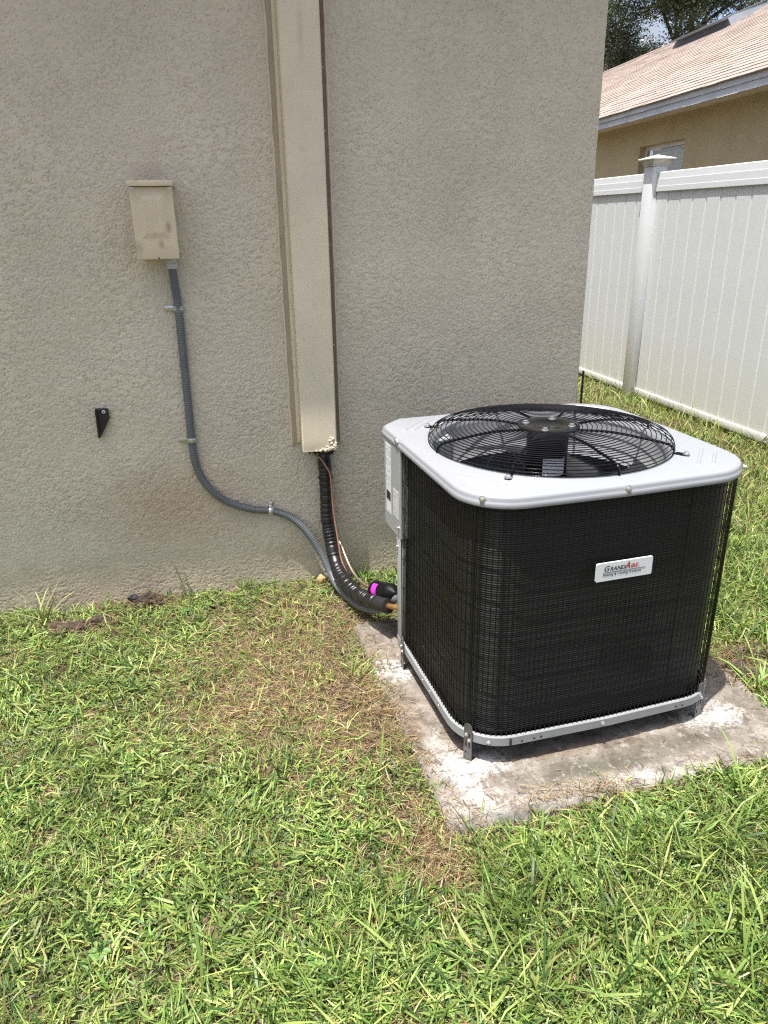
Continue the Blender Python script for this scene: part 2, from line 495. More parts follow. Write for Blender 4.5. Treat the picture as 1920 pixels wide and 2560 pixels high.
# blades take their colour from the blade itself
def blade_mat(name, trans=0.3, rough=0.45, spec=0.4):
    m, nt, b = new_mat(name)
    at = nt.nodes.new('ShaderNodeAttribute'); at.attribute_name = 'Col'
    b.inputs['Roughness'].default_value = rough
    b.inputs['Specular IOR Level'].default_value = spec
    tr = nt.nodes.new('ShaderNodeBsdfTranslucent')
    mixs = nt.nodes.new('ShaderNodeMixShader'); mixs.inputs[0].default_value = trans
    hs = nt.nodes.new('ShaderNodeHueSaturation'); hs.inputs['Saturation'].default_value = 1.15; hs.inputs['Value'].default_value = 1.15
    out = nt.nodes['Material Output']
    nt.links.new(at.outputs['Color'], b.inputs['Base Color'])
    nt.links.new(at.outputs['Color'], hs.inputs['Color'])
    nt.links.new(hs.outputs['Color'], tr.inputs['Color'])
    nt.links.new(b.outputs[0], mixs.inputs[1])
    nt.links.new(tr.outputs[0], mixs.inputs[2])
    nt.links.new(mixs.outputs[0], out.inputs['Surface'])
    return m
M['grass'] = blade_mat('grass_blade', 0.16, 0.45, 0.28)
M['straw'] = blade_mat('straw_blade', 0.12, 0.7, 0.2)
M['leaf'] = blade_mat('tree_leaf', 0.2, 0.28, 0.6)

# ------------------------------------------------------------------ ground
def bump2(x, y, cx, cy, r, ry=None):
    ry = ry or r
    return np.exp(-(((x - cx) / r) ** 2 + ((y - cy) / ry) ** 2))

def gz(x, y):
    """height of the soil"""
    x = np.asarray(x, float); y = np.asarray(y, float)
    z = -0.085 * smooth01((x - 1.7) / 1.4)
    z = z + 0.008 * np.sin(3.1 * x + 1.3 * y) + 0.006 * np.sin(5.3 * y - 2.2 * x + 1) + 0.004 * np.sin(11 * x + 7 * y)
    return z - 0.024

xs = np.concatenate([np.linspace(-60, -2, 20), np.linspace(-1.9, 4.0, 220), np.linspace(4.4, 70, 24)])
ys = np.concatenate([np.linspace(-40, -3, 14), np.linspace(-2.8, 0.6, 140), np.linspace(0.7, 7, 80), np.linspace(7.5, 90, 24)])
GX, GY = np.meshgrid(xs, ys)
gr = np.random.default_rng(3)
GZ = gz(GX, GY) + gr.normal(0, 0.0035, GX.shape) * (np.abs(GX) < 4)
ground = grid_mesh('ground', GX, GY, GZ, M['soil'])
ground['kind'] = 'structure'

# ------------------------------------------------------------------ own house
house = empty('house', (0, 0, 0))
tag(house, 'tan stucco house with the wall that carries the raceway and disconnect box', 'house')
D_ = 0.0033
WX0, WX1, WZ0, WZ1 = -1.15, 1.350, -0.06, 2.06
nx = int((WX1 - WX0) / D_) + 1; nz_ = int((WZ1 - WZ0) / D_) + 1
xg = np.linspace(WX0, WX1, nx); zg = np.linspace(WZ0, WZ1, nz_)
XX, ZZ = np.meshgrid(xg, zg)
n1 = fft_noise(nz_, nx, D_, 0.0215, 0.42, 1)
n1b = fft_noise(nz_, nx, D_, 0.0145, 0.35, 5)
n2 = fft_noise(nz_, nx, D_, 0.062, 0.55, 2, 0.5)
n3 = fft_noise(nz_, nx, D_, 0.45, 0.5, 4)
n4 = fft_noise(nz_, nx, D_, 0.010, 0.3, 6)
crev = np.minimum(1.0, np.abs(n1) * 2.0) * 0.62 + np.minimum(1.0, np.abs(n1b) * 1.8) * 0.38
lump = crev + 0.05 * n1b + 0.05 * n4
flat = smooth01((n2 + 0.35 * n3 - 0.85) / 0.3)
low = smooth01((0.45 - ZZ) / 0.5)                    # smoother, worn coat towards the ground
amp = 0.0054 * (1 - 0.50 * low) * (0.9 + 0.10 * n3.clip(-1.5, 1.5))
H = amp * (lump * (1 - flat) + flat * 0.98)
H += 0.0006 * n3
YY = -H
# round the outside corner
e = np.clip((XX - (WX1 - 0.012)) / 0.012, 0, 1)
YY = YY + 0.012 * (1 - np.sqrt(np.clip(1 - e * e, 0, 1)))
wall = grid_mesh('stucco_wall', XX, YY, ZZ, M['stucco'], True, house)
mb = MB()
mb.add([(-7, -0.003, -0.1), (WX0, -0.003, -0.1), (WX0, -0.003, 2.62), (-7, -0.003, 2.62)], [(0, 1, 2, 3)])
mb.add([(WX0, -0.003, WZ1), (WX1 - 0.004, -0.003, WZ1), (WX1 - 0.004, -0.003, 2.62), (WX0, -0.003, 2.62)], [(0, 1, 2, 3)])
mb.build('upper_wall', M['side_stucco'], house)
MB().add([(WX1 - 0.002, 0.008, -0.15), (WX1 - 0.002, 9, -0.15), (WX1 - 0.002, 9, 2.62), (WX1 - 0.002, 0.008, 2.62)], [(0, 1, 2, 3)]).build('side_wall', M['side_stucco'], house)
EV = 0.343
MB().box(-7.3, WX1 + 0.3, -EV + 0.01, 9.3, 2.60, 2.62).build('soffit', M['soffit'], house)
MB().box(-7.3, WX1 + 0.32, -EV - 0.01, -EV + 0.01, 2.55, 2.74).build('fascia', M['soffit'], house)
MB().add([(-7.3, -EV, 2.74), (WX1 + 0.3, -EV, 2.74), (WX1 + 0.3, 9.3, 2.74), (-7.3, 9.3, 2.74), (-4.0, 4.4, 4.7), (-2.8, 4.4, 4.7)],
         [(0, 1, 5, 4), (1, 2, 5), (2, 3, 4, 5), (3, 0, 4), (0, 3, 2, 1)]).build('roof', M['shingle'], house)

# ------------------------------------------------------------------ line set cover (raceway)
cov = empty('line_set_cover', (0, 0, 0))
tag(cov, 'tall beige metal line set cover running up the stucco wall', 'raceway')
RX0, RX1, RYF, RZ0, RZ1 = 0.2345, 0.3615, -0.090, 0.557, 2.55
mb = MB()
pr = [(RX0, -0.012), (RX0, RYF + 0.004), (RX0 + 0.004, RYF), (RX1 - 0.004, RYF), (RX1, RYF + 0.004), (RX1, -0.012)]
pi_ = [(RX1 - 0.002, -0.012), (RX1 - 0.002, RYF + 0.005), (RX1 - 0.005, RYF + 0.002), (RX0 + 0.005, RYF + 0.002), (RX0 + 0.002, RYF + 0.005), (RX0 + 0.002, -0.012)]
mb.prism(pr + pi_, 'z', RZ0, RZ1)
mb.build('cover_channel', M['cover'], cov)
MB().box(0.2075, RX0 - 0.0005, -0.014, 0.004, 0.572, 2.55).build('back_board', M['board'], cov)
MB().box(RX1 + 0.0005, 0.3835, -0.014, 0.004, 0.572, 2.55).build('back_board', M['board_shaded'], cov)
def caulk(x):
    pts = [(x + 0.0012 * math.sin(i * 1.7) + random.uniform(-.001, .001), -0.006, 0.565 + i * 0.05) for i in range(40)]
    MB().tube(pts, [0.006 + random.uniform(-.0015, .0015) for _ in pts], 6).build('caulk_bead', M['caulk'], cov, True)
caulk(0.2045); caulk(0.3865)
# side flange of the cover
MB().box(RX0 - 0.012, RX0 - 0.0005, -0.0165, -0.0145, 0.575, 2.55).build('side_flange', M['cover'], cov)
# screws on the boards
for x, z in ((0.221, 0.86), (0.221, 1.33), (0.373, 0.93), (0.373, 1.27), (0.373, 1.62), (0.373, 1.8)):
    MB().lathe([(0.0042, 0.0), (0.004, 0.002), (0.002, 0.0035)], n=10).xform(Matrix.Translation((x, -0.0145, z)) @ Matrix.Rotation(math.radians(90), 4, 'X')).build('screw', M['board'], cov, True)
# dark sheet standing in for the shade inside the cover's open end
MB().box(RX0 + 0.004, RX1 - 0.004, RYF + 0.008, -0.010, 0.60, 0.61).build('end_shade', M['dark'], cov)
# crusty foam along the lower right edge
mb = MB()
for (x, z, r) in [(0.318, 0.560, .010), (0.330, 0.563, .011), (0.300, 0.5585, .007), (0.345, 0.568, .012), (0.352, 0.575, .012), (0.341, 0.585, .010), (0.337, 0.594, .008), (0.346, 0.600, .009), (0.356, 0.583, .008), (0.285, 0.559, .005), (0.309, 0.5655, .006), (0.325, 0.573, .006), (0.35, 0.562, .009), (0.339, 0.606, .005), (0.357, 0.567, .007)]:
    bm = bmesh.new(); bmesh.ops.create_icosphere(bm, subdivisions=2, radius=1.0)
    for q in bm.verts:
        s = r * .72 * (1 + random.uniform(-.28, .28))
        q.co = Vector((x + q.co.x * s, RYF - 0.001 + q.co.y * s * 0.55, z + q.co.z * s))
    mb.add([q.co for q in bm.verts], [[q.index for q in f.verts] for f in bm.faces]); bm.free()
mb.build('foam_sealant', M['foam'], cov)
mb = MB()
for (x, y, z, r) in [(0.275, -.055, .553, .012), (0.29, -.05, .548, .010), (0.34, -.06, .55, .012), (0.35, -.045, .546, .012), (0.262, -.06, .556, .008)]:
    mb.tube(catmull([(x, y, .60), (x + random.uniform(-.005, .005), y, z), (x + random.uniform(-.012, .012), y - .006, z - .012)], .006), [r * .6] * 40, 7) if False else mb.tube([(x, y, .60), (x + .002, y, z), (x + random.uniform(-.012, .012), y - .008, z - .014)], [r * .7, r * .7, r * .4], 7)
mb.build('insulation_scrap', M['sleeve'], cov, True)

# ------------------------------------------------------------------ disconnect box
box = empty('disconnect_box', (0, 0, 0))
tag(box, 'beige metal electrical disconnect box with hooded lid on the stucco wall', 'electrical box')
MB().box(-0.2545, -0.1300, -0.080, 0.004, 1.246, 1.462, 0.003).build('housing', M['beige'], box, True)
# lid: flat frame with a raised pillow
x0, x1, z0, z1 = -0.2575, -0.1265, 1.239, 1.453
yb, yf, yr = -0.084, -0.097, -0.1035
A = [(x0, yf, z0), (x1, yf, z0), (x1, yf, z1), (x0, yf, z1)]
Bk = [(x0, yb, z0), (x1, yb, z0), (x1, yb, z1), (x0, yb, z1)]
C1 = [(-0.236, yf, 1.303), (-0.147, yf, 1.303), (-0.147, yf, 1.442), (-0.236, yf, 1.442)]
C2 = [(-0.218, yr, 1.318), (-0.165, yr, 1.318), (-0.165, yr, 1.418), (-0.218, yr, 1.418)]
mb = MB()
mb.add(A + Bk + C1 + C2, [(0, 1, 5, 4), (1, 2, 6, 5), (2, 3, 7, 6), (3, 0, 4, 7), (4, 5, 6, 7),
                          (0, 8, 9, 1), (1, 9, 10, 2), (2, 10, 11, 3), (3, 11, 8, 0),
                          (8, 12, 13, 9), (9, 13, 14, 10), (10, 14, 15, 11), (11, 15, 12, 8), (12, 15, 14, 13)])
bm = bmesh.new(); me = mb.mesh('lid'); bm.from_mesh(me)
bmesh.ops.bevel(bm, geom=list(bm.edges), offset=0.0030, segments=3, affect='EDGES', profile=0.5)
bm.to_mesh(me); bm.free()
me.polygons.foreach_set('use_smooth', [True] * len(me.polygons))
lid = link('lid', me, M['beige'], box)
MB().box(-0.2615, -0.1222, -0.112, 0.003, 1.4545, 1.4715, 0.0025).build('hood', M['beige'], box, True)
MB().box(-0.200, -0.183, -0.1005, -0.096, 1.2395, 1.2445).build('latch', M['galv'], lid)
MB().lathe([(0.0035, 0), (0.003, 0.003)], n=10).xform(Matrix.Translation((-0.191, -0.0975, 1.242)) @ Matrix.Rotation(math.radians(90), 4, 'X')).build('latch_pin', M['dark'], lid)
for x in (-0.249, -0.135):
    MB().box(x - .008, x + .008, -0.0985, -0.0972, 1.446, 1.452).build('hinge_tab', M['galv'], lid)

# ------------------------------------------------------------------ electrical conduit
cpts = [(-0.157, -0.045, 1.236), (-0.157, -0.040, 1.20), (-0.1555, -0.030, 1.15), (-0.1534, -0.022, 1.0768), (-0.1545, -0.019, 0.947), (-0.1569, -0.018, 0.776), (-0.1591, -0.018, 0.6146),
        (-0.1535, -0.018, 0.5152), (-0.1235, -0.018, 0.4364), (-0.0753, -0.018, 0.3803), (-0.018, -0.018, 0.3453),
        (0.0450, -0.018, 0.3230), (0.1035, -0.018, 0.313), (0.1609, -0.02, 0.2903), (0.198, -0.024, 0.2617), (0.2252, -0.03, 0.2321), (0.2519, -0.038, 0.1923), (0.2782, -0.048, 0.1422), (0.2993, -0.062, 0.0968), (0.3167, -0.085, 0.0523), (0.3274, -0.125, 0.030), (0.3430, -0.18, 0.020), (0.3615, -0.25, 0.022), (0.3856, -0.335, 0.0325), (0.4105, -0.405, 0.0529), (0.4331, -0.455, 0.0768), (0.4534, -0.49, 0.1118), (0.4729, -0.525, 0.1472), (0.53, -0.64, 0.22)]
pth = catmull(cpts, 0.0021)
con = MB().tube(pth, [0.0138 + 0.00045 * (1 if (i // 2) % 2 else -1) for i in range(len(pth))], 12).build('electrical_conduit', M['conduit'], None, True)
con.data.polygons.foreach_set('use_smooth', [True] * len(con.data.polygons))
tag(con, 'dark grey ribbed flexible conduit curving from the disconnect box to the condenser', 'conduit')
hub = MB().lathe([(0.016, 1.206), (0.0195, 1.208), (0.0195, 1.222), (0.0175, 1.224), (0.0175, 1.238)], (-0.157, -0.042), 20).build('conduit_hub', M['hub'], con, True)

def strap(px, pz, dirv, label, m, earl=0.046):
    """one-hole strap: band round the conduit and a flat ear; dirv = along the conduit, ear to the left of it"""
    t = Vector((dirv[0], 0, dirv[1])).normalized()
    ear = Vector((-abs(t.z), 0, t.x if t.z < 0 else -t.x)).normalized() if abs(t.z) > abs(t.x) else Vector((-t.z, 0, abs(t.x))).normalized()
    root = empty('conduit_strap', (px, 0, pz))
    root['label'] = label; root['category'] = 'pipe strap'; root['group'] = 'metal straps holding the grey conduit'
    w = 0.0085
    prof = []
    R = 0.0158
    for k in range(13):
        a = math.pi * k / 12
        prof.append((math.cos(a) * R, -0.018 - math.sin(a) * R))       # from ear side over the top to the far side
    prof = [(earl, -0.0095), (R + 0.004, -0.0095), (R, -0.012)] + prof + [(-R, -0.006)]
    vs = []; fs = []
    for (u, y) in prof:
        for s in (-1, 1):
            p = ear * u + t * (w * s)
            vs.append((p.x, y, p.z))
    n = len(prof)
    for i in range(n - 1):
        fs.append((2 * i, 2 * i + 1, 2 * i + 3, 2 * i + 2))
    mbb = MB().add(vs, fs)
    o = mbb.build('strap_band', m, root, True)
    md = o.modifiers.new('thickness', 'SOLIDIFY'); md.thickness = 0.0012; md.offset = 1
    md2 = o.modifiers.new('bev', 'BEVEL'); md2.width = 0.0004; md2.segments = 1
    p = ear * (earl - 0.011)
    MB().lathe([(0.0045, 0), (0.004, 0.002), (0.0015, 0.003)], n=10).xform(Matrix.Translation((p.x, -0.0107, p.z)) @ Matrix.Rotation(math.radians(90), 4, 'X')).build('screw', M['galv'], root, True)
    return root
strap(-0.1534, 1.0768, (0.02, -1), 'galvanised conduit strap just below the disconnect box', M['galv'])
strap(-0.1591, 0.6146, (0.0, -1), 'conduit strap low on the vertical run, above the bend', M['zinc'])
strap(0.1035, 0.313, (1, -0.22), 'conduit strap on the horizontal run left of the black line set', M['galv'], 0.036)

# small hole in the wall above the bend
# ------------------------------------------------------------------ black wall bracket
wb = empty('wall_bracket', (-0.4739, 0, 0.70))
tag(wb, 'small black pointed plastic bracket screwed to the wall left of the conduit', 'bracket')
poly = [(-0.474 + .4739, .7494 - .70), (-0.4311 + .4739, .7466 - .70), (-0.4300 + .4739, .7118 - .70), (-0.470 + .4739, .6445 - .70), (-0.477 + .4739, .6453 - .70)]
mb = MB().prism(poly, 'y', -0.024, -0.002)
me = mb.mesh('bracket_body'); bm = bmesh.new(); bm.from_mesh(me)
bmesh.ops.bevel(bm, geom=list(bm.edges), offset=0.002, segments=2, affect='EDGES', profile=.5); bm.to_mesh(me); bm.free()
link('bracket_body', me, M['blackplastic'], wb)
MB().box(0.001, 0.007, -0.034, -0.0235, -0.035, 0.046, 0.001).build('side_rib', M['blackplastic'], wb)
MB().lathe([(0.0062, 0), (0.006, 0.0018), (0.003, 0.003)], n=14).xform(Matrix.Translation((0.0291, -0.0242, 0.0382)) @ Matrix.Rotation(math.radians(90), 4, 'X')).build('screw', M['paper'], wb, True)
MB().box(-.0040, .0040, -.0006, .0003, -.0007, .0007).box(-.0007, .0007, -.0008, .0002, -.0040, .0040).xform(Matrix.Translation((0.0291, -0.0272, 0.0382)) @ Matrix.Rotation(.4, 4, 'Y')).build('screw_slot', M['dark'], wb)

# ------------------------------------------------------------------ line set: suction line, liquid line with drier, control wire
sp = [(0.3153, -0.045, 0.62), (0.3153, -0.050, 0.5195), (0.3177, -0.047, 0.4526), (0.317, -0.047, 0.3502), (0.3163, -0.05, 0.2735), (0.324, -0.06, 0.1967), (0.3297, -0.09, 0.1389), (0.3366, -0.15, 0.1007), (0.3527, -0.23, 0.0838), (0.3787, -0.33, 0.0835), (0.4042, -0.42, 0.1012), (0.4268, -0.49, 0.1201)]
pth = catmull(sp, 0.003)
rad = []
r_ = random.Random(5); nxt = 0; cur = 0.0205; ph = 0; wlen = 6
for i in range(len(pth)):
    if i >= nxt:
        wlen = r_.choice([4, 5, 6, 8, 10, 12]); nxt = i + wlen; ph = i; base = 0.0232 + 0.0022 * i / len(pth) + r_.uniform(-.0008, .0012)
    u = (i - ph) / wlen
    rad.append(base + 0.0013 * math.sin(math.pi * u) - (0.0012 if u < 0.12 else 0))
suc = empty('suction_line', (0.317, -0.05, 0.0))
tag(suc, 'thick black taped suction line curving from the cover down to the condenser', 'refrigerant pipe')
T0 = Matrix.Translation((-0.317, 0.05, 0))
MB().tube(pth, rad, 18).xform(T0).build('insulation', M['tape'], suc, True)
MB().tube(catmull([(0.4268, -0.49, 0.1201), (0.4388, -0.518, 0.127), (0.4508, -0.545, 0.134)], 0.004), 0.0268, 18).xform(T0).build('end_sleeve', M['sleeve'], suc, True)
MB().tube(catmull([(0.445, -0.535, 0.131), (0.4735, -0.58, 0.1449), (0.52, -0.62, 0.15)], 0.01), 0.010, 14).xform(T0).build('copper_stub', M['brass'], suc, True)
for i in (38, 60):
    MB().tube([pth[i - 1], pth[i + 1]], rad[i] + 0.0018, 18).xform(T0).build('cable_tie', M['blackplastic'], suc, True)
lp = [(0.3336, -0.028, 0.60), (0.3336, -0.030, 0.264), (0.3515, -0.04, 0.1854), (0.3651, -0.06, 0.1599), (0.3751, -0.1, 0.1275), (0.3859, -0.15, 0.1004), (0.4004, -0.22, 0.0865), (0.4130, -0.30, 0.0985), (0.4240, -0.372, 0.1180), (0.4290, -0.400, 0.1290)]
liq = empty('liquid_line', (0.3336, -0.03, 0))
tag(liq, 'thin bare copper liquid line running into the black filter drier', 'refrigerant pipe')
T1 = Matrix.Translation((-0.3336, 0.03, 0))
MB().tube(catmull(lp, 0.008), 0.0052, 10).xform(T1).build('copper_pipe', M['copper'], liq, True)
da = Vector((0.4290, -0.400, 0.1290)); db_ = Vector((0.4861, -0.555, 0.1802)); ax = (db_ - da)
Ld = ax.length; ax.normalize()
Q = ax.to_track_quat('Z', 'Y').to_matrix().to_4x4()
MD = T1 @ Matrix.Translation(da) @ Q
MB().lathe([(0.0055, -0.012), (0.0075, -0.004), (0.010, 0.0), (0.024, 0.004), (0.0308, 0.012), (0.0318, 0.015), (0.0318, 0.024), (0.0305, 0.026), (0.0305, Ld * .62), (0.0318, Ld * .62 + .002), (0.0318, Ld * .62 + .012), (0.0308, Ld * .62 + .014), (0.024, Ld * .8), (0.010, Ld * .86), (0.0055, Ld * .9), (0.0055, Ld * 1.2)], n=28).xform(MD).build('filter_drier', M['motor'], liq, True)
drier = [c for c in liq.children if c.name.startswith('filter_drier')][0]
# magenta label wrapped on the camera side of the drier
vs = []; fs = []
toc = (CAM_POS - da); toc = (toc - ax * toc.dot(ax)).normalized(); side = ax.cross(toc)
for k in range(13):
    a = math.radians(-38 + 106 * k / 12)
    d = toc * math.cos(a) + side * math.sin(a)
    for u in (0.032, 0.064):
        vs.append(da + ax * u + d * 0.0308)
fs = [(2 * i, 2 * i + 1, 2 * i + 3, 2 * i + 2) for i in range(12)]
MB().add(vs, fs).xform(T1).build('magenta_label', M['pinklabel'], drier, True)
wpts = [(0.262, -0.05, 0.58), (0.2768, -0.06, 0.5379), (0.298, -0.075, 0.526), (0.3175, -0.078, 0.4932), (0.3327, -0.077, 0.4567), (0.3361, -0.074, 0.3838), (0.3388, -0.077, 0.3072), (0.3446, -0.087, 0.2423), (0.3499, -0.104, 0.1841), (0.3548, -0.128, 0.1275), (0.372, -0.18, 0.075)]
cw = MB().tube(catmull(wpts, 0.008), 0.0031, 8).build('control_wire', M['pinkwire'], None, True)
tag(cw, 'thin faded pink control wire hanging along the black suction line', 'wire')

# ------------------------------------------------------------------ concrete pad
PTH = math.radians(3.8)
pad_o = Vector((0.409, -1.418, 0))
def pad_xy(u, w):
    return (pad_o.x + math.cos(PTH) * u - math.sin(PTH) * w, pad_o.y + math.sin(PTH) * u + math.cos(PTH) * w)
PU, PW = 1.075, 1.02
nu, nw = 130, 124
uu = np.linspace(0, PU, nu); ww = np.linspace(0, PW, nw)
U_, W_ = np.meshgrid(uu, ww)
px_ = pad_o.x + math.cos(PTH) * U_ - math.sin(PTH) * W_
py_ = pad_o.y + math.sin(PTH) * U_ + math.cos(PTH) * W_
nn = fft_noise(nw, nu, PU / nu, 0.09, 0.6, 8) * 0.0011 + fft_noise(nw, nu, PU / nu, 0.03, .4, 9) * 0.0006
edge = np.minimum(np.minimum(U_, PU - U_), np.minimum(W_, PW - W_))
en_ = fft_noise(nw, nu, PU / nu, 0.06, .6, 10)
drop = smooth01((0.016 + 0.008 * en_ - edge) / 0.016)
pz_ = PZ + nn - drop * 0.012
pz_[0, :] = -0.06; pz_[-1, :] = -0.06; pz_[:, 0] = -0.06; pz_[:, -1] = -0.06
pad = grid_mesh('concrete_pad', px_, py_, pz_, M['concrete'])
tag(pad, 'weathered concrete pad with white dust patches under the condenser', 'concrete pad')
def pad_depth(x, y):
    dx = x - pad_o.x; dy = y - pad_o.y
    u = math.cos(PTH) * dx + math.sin(PTH) * dy
    w = -math.sin(PTH) * dx + math.cos(PTH) * dy
    return np.minimum(np.minimum(u, PU - u), np.minimum(w, PW - w))
def in_pad(x, y, marg=0.0):
    dx = x - pad_o.x; dy = y - pad_o.y
    u = math.cos(PTH) * dx + math.sin(PTH) * dy
    w = -math.sin(PTH) * dx + math.cos(PTH) * dy
    return (u > -marg) & (u < PU + marg) & (w > -marg) & (w < PW + marg)

# ------------------------------------------------------------------ condenser unit
UX, UY, UTH = 0.506, -1.2375, 0.0846
unit = empty('condenser_unit', (UX, UY, PZ), UTH)
tag(unit, 'square air conditioner condenser, black wire guarded coil under a light grey top', 'air conditioner')
W, D = 0.797, 0.782
ZT = 0.756 - PZ
def arc(cx, cy, r, a0, a1, n):
    return [(cx + r * math.cos(math.radians(a0 + (a1 - a0) * k / n)), cy + r * math.sin(math.radians(a0 + (a1 - a0) * k / n))) for k in range(n + 1)]
def outline(off=0.0, ch=(0.715, 0.072)):
    """plan outline, counter-clockwise from the rear end of the left side; off > 0 is outwards"""
    r1, r2, r3 = 0.135 + off, 0.15 + off, 0.15 + off
    p = []
    p += [(-off, ch[0] + off * .4)]
    p += [(-off, 0.40)]
    p += arc(0.135, 0.135, r1, 180, 270, 14)
    p += [(0.40, -0.006 - off)]
    p += arc(W - 0.15, 0.15, r2, 270, 360, 14)
    p += [(W + 0.004 + off, 0.40)]
    p += arc(W - 0.15, D - 0.15, r3, 0, 90, 14)
    p += [(0.40, D + off)]
    p += [(ch[1], D + off)]
    return p
def densify(p, step, closed=True):
    out = []
    n = len(p)
    for i in range(n if closed else n - 1):
        a = Vector(p[i]); c = Vector(p[(i + 1) % n])
        k = max(1, int(math.ceil((c - a).length / step)))
        for j in range(k):
            out.append(tuple(a.lerp(c, j / k)))
    if not closed:
        out.append(p[-1])
    return out
FC = (0.391, 0.392); FR = 0.328
NA = 128
def polar(p):
    q = densify(p, 0.004)
    a = np.array([math.atan2(y - FC[1], x - FC[0]) for x, y in q]); r = np.array([math.hypot(x - FC[0], y - FC[1]) for x, y in q])
    o = np.argsort(a); a = a[o]; r = r[o]
    t = np.linspace(-math.pi, math.pi, NA, endpoint=False)
    rr = np.interp(t, a, r, period=2 * math.pi)
    return [(FC[0] + R * math.cos(T), FC[1] + R * math.sin(T)) for R, T in zip(rr, t)]
prof = [(-0.004, -0.030), (0.0028, -0.0295), (0.0038, -0.0275), (0.0038, -0.0185), (0.0024, -0.0165), (0.0012, -0.0145), (0.0010, -0.0085), (-0.0005, -0.0045), (-0.004, -0.0012), (-0.009, 0.0)]
rings = [[(x, y, ZT + z) for x, y in polar(outline(o))] for o, z in prof]
ring_t = np.linspace(-math.pi, math.pi, NA, endpoint=False)
def circ(R, z):
    return [(FC[0] + R * math.cos(t), FC[1] + R * math.sin(t), z) for t in ring_t]
rings += [circ(FR + 0.016, ZT), circ(FR + 0.010, ZT + 0.0015), circ(FR + 0.003, ZT + 0.0005), circ(FR - 0.002, ZT - 0.006), circ(FR - 0.003, ZT - 0.02), ]
vs = [p for r in rings for p in r]
fs = [(i * NA + k, i * NA + (k + 1) % NA, (i + 1) * NA + (k + 1) % NA, (i + 1) * NA + k) for i in range(len(rings) - 1) for k in range(NA)]
pan = MB().add(vs, fs).build('top_pan', M['pan'], unit, True)
sh = [circ(FR - 0.0032, ZT - 0.0202), circ(FR - 0.004, ZT - 0.05), circ(FR - 0.010, ZT - 0.10), circ(FR - 0.020, ZT - 0.125)]
MB().add([p for r in sh for p in r], [(i * NA + k, i * NA + (k + 1) % NA, (i + 1) * NA + (k + 1) % NA, (i + 1) * NA + k) for i in range(3) for k in range(NA)]).build('fan_shroud', M['shroud'], unit, True)
# pressed ribs near the corners of the top
def rib(a, c, w=0.006, h=0.0028):
    a = Vector(a); c = Vector(c); d = (c - a).normalized(); n = Vector((-d.y, d.x))
    q = []
    for s, z in ((-w, 0.0), (-w * .4, h), (w * .4, h), (w, 0.0)):
        for e_, k in ((a, 1), (c, -1)):
            p = e_ + n * s + d * (k * (0.004 if z else 0))
            q.append((p.x, p.y, ZT + z - (0.0005 if z == 0 else 0)))
    MB().add(q, [(0, 2, 3, 1), (2, 4, 5, 3), (4, 6, 7, 5), (0, 6, 4, 2), (1, 3, 5, 7)]).build('pressed_rib', M['pan'], pan, True)
rib((0.030, 0.190), (0.118, 0.083)); rib((0.036, 0.150), (0.095, 0.079))
rib((0.635, 0.060), (0.742, 0.182)); rib((0.672, 0.050), (0.758, 0.148))
rib((0.040, 0.630), (0.150, 0.748)); rib((0.066, 0.622), (0.172, 0.733))
rib((0.648, 0.735), (0.748, 0.630)); rib((0.682, 0.740), (0.760, 0.655))
def hexscrew(parent, p, nrm, r=0.0058, h=0.006):
    Qm = Vector(nrm).to_track_quat('Z', 'Y').to_matrix().to_4x4()
    return MB().lathe([(r * 1.55, -0.001), (r * 1.5, 0.001), (r, 0.0012), (r, h), (r * .75, h + .001)], n=12).xform(Matrix.Translation(p) @ Qm).build('screw', M['chrome'], parent, True)
hexscrew(pan, (0.389, -0.0075, ZT - 0.011), (0, -1, 0))
hexscrew(pan, (0.037, 0.041, ZT - 0.011), (-1, -1, 0))
hexscrew(pan, (W - .040, 0.040, ZT - 0.011), (1, -1, 0))
hexscrew(pan, (-0.0018, 0.556, ZT - 0.011), (-1, 0, 0))
hexscrew(pan, (-0.0018, 0.570, ZT - 0.009), (-1, 0, 0))
hexscrew(pan, (W + 0.005, 0.42, ZT - 0.011), (1, 0, 0))

# coil: rounded wall of fins from the service panel round to the rear, with a rib for each tube row
def open_outline(off):
    p = outline(off)
    i0 = 0
    q = [(-off, 0.545)] + p[1:-1] + [(0.20, D + off)]
    return q
base_line = densify(open_outline(-0.024), 0.012, False)
rows = []
ztop, zbot = ZT - 0.026, 0.084 - PZ
nrow = 29; pitch = (ztop - zbot) / nrow
zz = []
for i in range(nrow):
    for f_, d_ in ((0.0, 0.0), (0.3, 0.0008), (0.5, 0.0012), (0.7, 0.0008)):
        zz.append((zbot + (i + f_) * pitch, d_))
zz.append((ztop, 0.0))
ol = {}
for _, d_ in zz:
    if d_ not in ol:
        ol[d_] = densify(open_outline(-0.024 + d_), 0.012, False)
nb_ = min(len(v) for v in ol.values())
def resample(p, n):
    P = [Vector(q) for q in p]; L = [0]
    for i in range(1, len(P)): L.append(L[-1] + (P[i] - P[i - 1]).length)
    out = []; j = 0
    for k in range(n):
        s = L[-1] * k / (n - 1)
        while j < len(L) - 2 and L[j + 1] < s: j += 1
        u = (s - L[j]) / max(1e-9, L[j + 1] - L[j])
        out.append(tuple(P[j].lerp(P[j + 1], min(1, u))))
    return out
NC = 190
for k in ol: ol[k] = resample(ol[k], NC)
vs = [(x, y, z) for z, d_ in zz for x, y in ol[d_]]
fs = [(i * NC + k, i * NC + k + 1, (i + 1) * NC + k + 1, (i + 1) * NC + k) for i in range(len(zz) - 1) for k in range(NC - 1)]
coil = MB().add(vs, fs).build('coil', M['coil'], unit, 'all')
inn = resample(densify(open_outline(-0.052), 0.012, False), NC)
vs = [(x, y, z) for z in (zbot, ztop) for x, y in inn]
